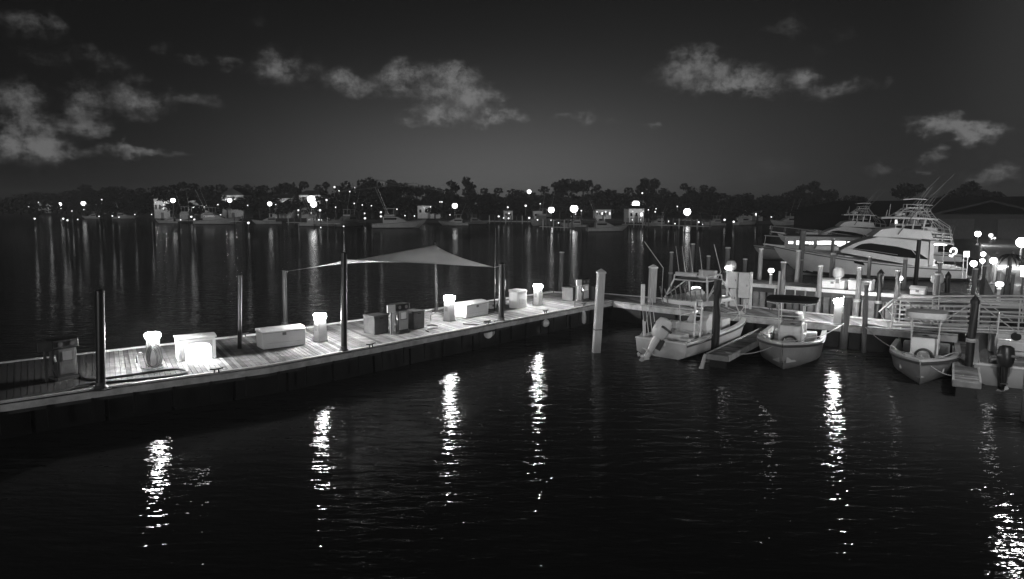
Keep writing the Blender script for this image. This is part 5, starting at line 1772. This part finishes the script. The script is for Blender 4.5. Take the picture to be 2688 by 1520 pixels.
CL = [(40, 50, 80, 50, .35), (130, 45, 50, 40, .3), (245, 148, 90, 40, .35), (420, 118, 40, 25, .2), (45, 265, 70, 60, .75), (222, 268, 55, 48, .6), (365, 262, 80, 48, .7), (55, 380, 90, 60, 1.0), (150, 400, 60, 35, .5), (260, 345, 40, 14, .4), (345, 397, 130, 18, .8), (200, 330, 60, 25, .3),
      (515, 160, 50, 22, .35), (610, 165, 30, 26, .4), (750, 178, 75, 48, .75), (940, 225, 55, 28, .8), (1055, 205, 55, 45, 1.0), (1190, 200, 75, 35, 1.0), (1250, 255, 60, 30, .9), (1150, 250, 50, 20, .6), (1155, 302, 60, 26, 1.1), (1060, 320, 35, 12, .5), (1290, 315, 45, 18, .75), (1370, 305, 40, 20, .4), (1540, 300, 40, 20, .5), (1725, 328, 30, 12, .45), (560, 265, 60, 30, .25),
      (1830, 150, 60, 40, .5), (1800, 200, 110, 40, .65), (1960, 205, 80, 38, .85), (1920, 230, 110, 18, .5), (2110, 200, 55, 35, .75), (2200, 235, 75, 22, .55), (2320, 215, 30, 18, .2), (2080, 60, 40, 40, .2), (2220, 80, 50, 30, .2),
      (2450, 322, 55, 24, 1.05), (2530, 342, 70, 26, 1.1), (2590, 362, 50, 24, 1.0), (2440, 405, 40, 22, .6), (2430, 448, 30, 16, .5), (2320, 440, 40, 16, .45), (2640, 450, 60, 26, .8), (2570, 480, 50, 20, .5), (120, 330, 50, 20, .2), (480, 255, 40, 20, .15), (660, 60, 60, 25, .05), (1480, 300, 30, 14, .25), (1620, 318, 40, 12, .2), (2000, 70, 50, 25, .1), (2160, 130, 50, 25, .1), (100, 150, 60, 25, .15), (900, 200, 40, 20, .25), (1310, 300, 40, 18, .35), (1880, 460, 220, 40, .18), (2060, 440, 120, 40, .16)]
# more cloud bank outside the frame so the sky stays believable from other views
CL += [(-250, 180, 120, 60, .6), (-450, 330, 150, 50, .7), (2950, 220, 120, 60, .6), (3150, 380, 140, 50, .7), (900, -250, 200, 70, .5), (1900, -300, 220, 80, .5)]
cl = total([blob(u, v, wu, wv, .17 + .8 * a if v < 420 else a, WAE) for u, v, wu, wv, a in CL])
n3 = nd('ShaderNodeTexNoise')
n3.inputs['Scale'].default_value = 26
n3.inputs['Detail'].default_value = 6
n3.inputs['Roughness'].default_value = .72
L.new(AE, n3.inputs['Vector'])
nm = nd('ShaderNodeMapRange')
nm.inputs['From Min'].default_value = .3
nm.inputs['From Max'].default_value = .7
nm.inputs['To Min'].default_value = .15
nm.inputs['To Max'].default_value = 1.4
L.new(n3.outputs['Fac'], nm.inputs['Value'])
cl = math_('MULTIPLY', math_('MINIMUM', cl, 1.15), nm.outputs[0])
ss = nd('ShaderNodeMapRange', interpolation_type='SMOOTHSTEP')
ss.inputs['From Min'].default_value = .1
ss.inputs['From Max'].default_value = 1.05
L.new(cl, ss.inputs['Value'])
cl = ss.outputs[0]
cl = math_('MULTIPLY', cl, CLOUD_AMP)
glow = total([blob(1280, 530, 560, 230, .09, AE), blob(1700, 420, 1000, 380, .017, AE), blob(2750, 100, 260, 700, .018, AE), blob(300, 560, 700, 120, .006, AE)])
sky = nd('ShaderNodeTexSky', sky_type='NISHITA', sun_disc=False)
sky.sun_elevation = SUN_ELEV
sky.sun_rotation = math.atan2(-sdir.x, -sdir.y)
bw = nd('ShaderNodeRGBToBW')
L.new(sky.outputs[0], bw.inputs[0])
base = math_('MULTIPLY', bw.outputs[0], .0011)
tot = math_('ADD', math_('ADD', base, .0035), math_('ADD', glow, cl))
# nothing bright below the horizon
bg = nd('ShaderNodeBackground')
bg.inputs['Strength'].default_value = 1.0
L.new(tot, bg.inputs['Color'])
wo = nd('ShaderNodeOutputWorld')
L.new(bg.outputs[0], wo.inputs['Surface'])

HAZE = 0.00075
if HAZE > 0:
    hb = MB().box((0, 330, 9), (1500, 760, 20)).build('haze', 'white')
    hm = bpy.data.materials.new('haze_air')
    hm.use_nodes = True
    hm.node_tree.nodes.remove(hm.node_tree.nodes['Principled BSDF'])
    pv = hm.node_tree.nodes.new('ShaderNodeVolumePrincipled')
    pv.inputs['Color'].default_value = (.9, .9, .9, 1)
    pv.inputs['Density'].default_value = HAZE
    pv.inputs['Anisotropy'].default_value = .2
    hm.node_tree.links.new(pv.outputs[0], hm.node_tree.nodes['Material Output'].inputs['Volume'])
    hb.data.materials[0] = hm
    hb['kind'] = 'stuff'
    hb['label'] = 'thin night haze lying over the harbour'
cam = bpy.data.cameras.new('camera')
cam.sensor_width = 36
cam.lens = 36 * F / 2688
cam.clip_start = .1
cam.clip_end = 5000
co = bpy.data.objects.new('camera', cam)
C.objects.link(co)
co.location = (0, 0, HC)
co.rotation_euler = (PI / 2 - PT, 0, 0)
SC.camera = co
SC.view_settings.view_transform = 'Standard'
SC.view_settings.look = 'None'
SC.view_settings.exposure = 0
SC.view_settings.gamma = 1
try:
    SC.cycles.sample_clamp_indirect = 6
    SC.cycles.use_denoising = True
    SC.cycles.max_bounces = 6
    SC.cycles.use_light_tree = True
except Exception:
    pass
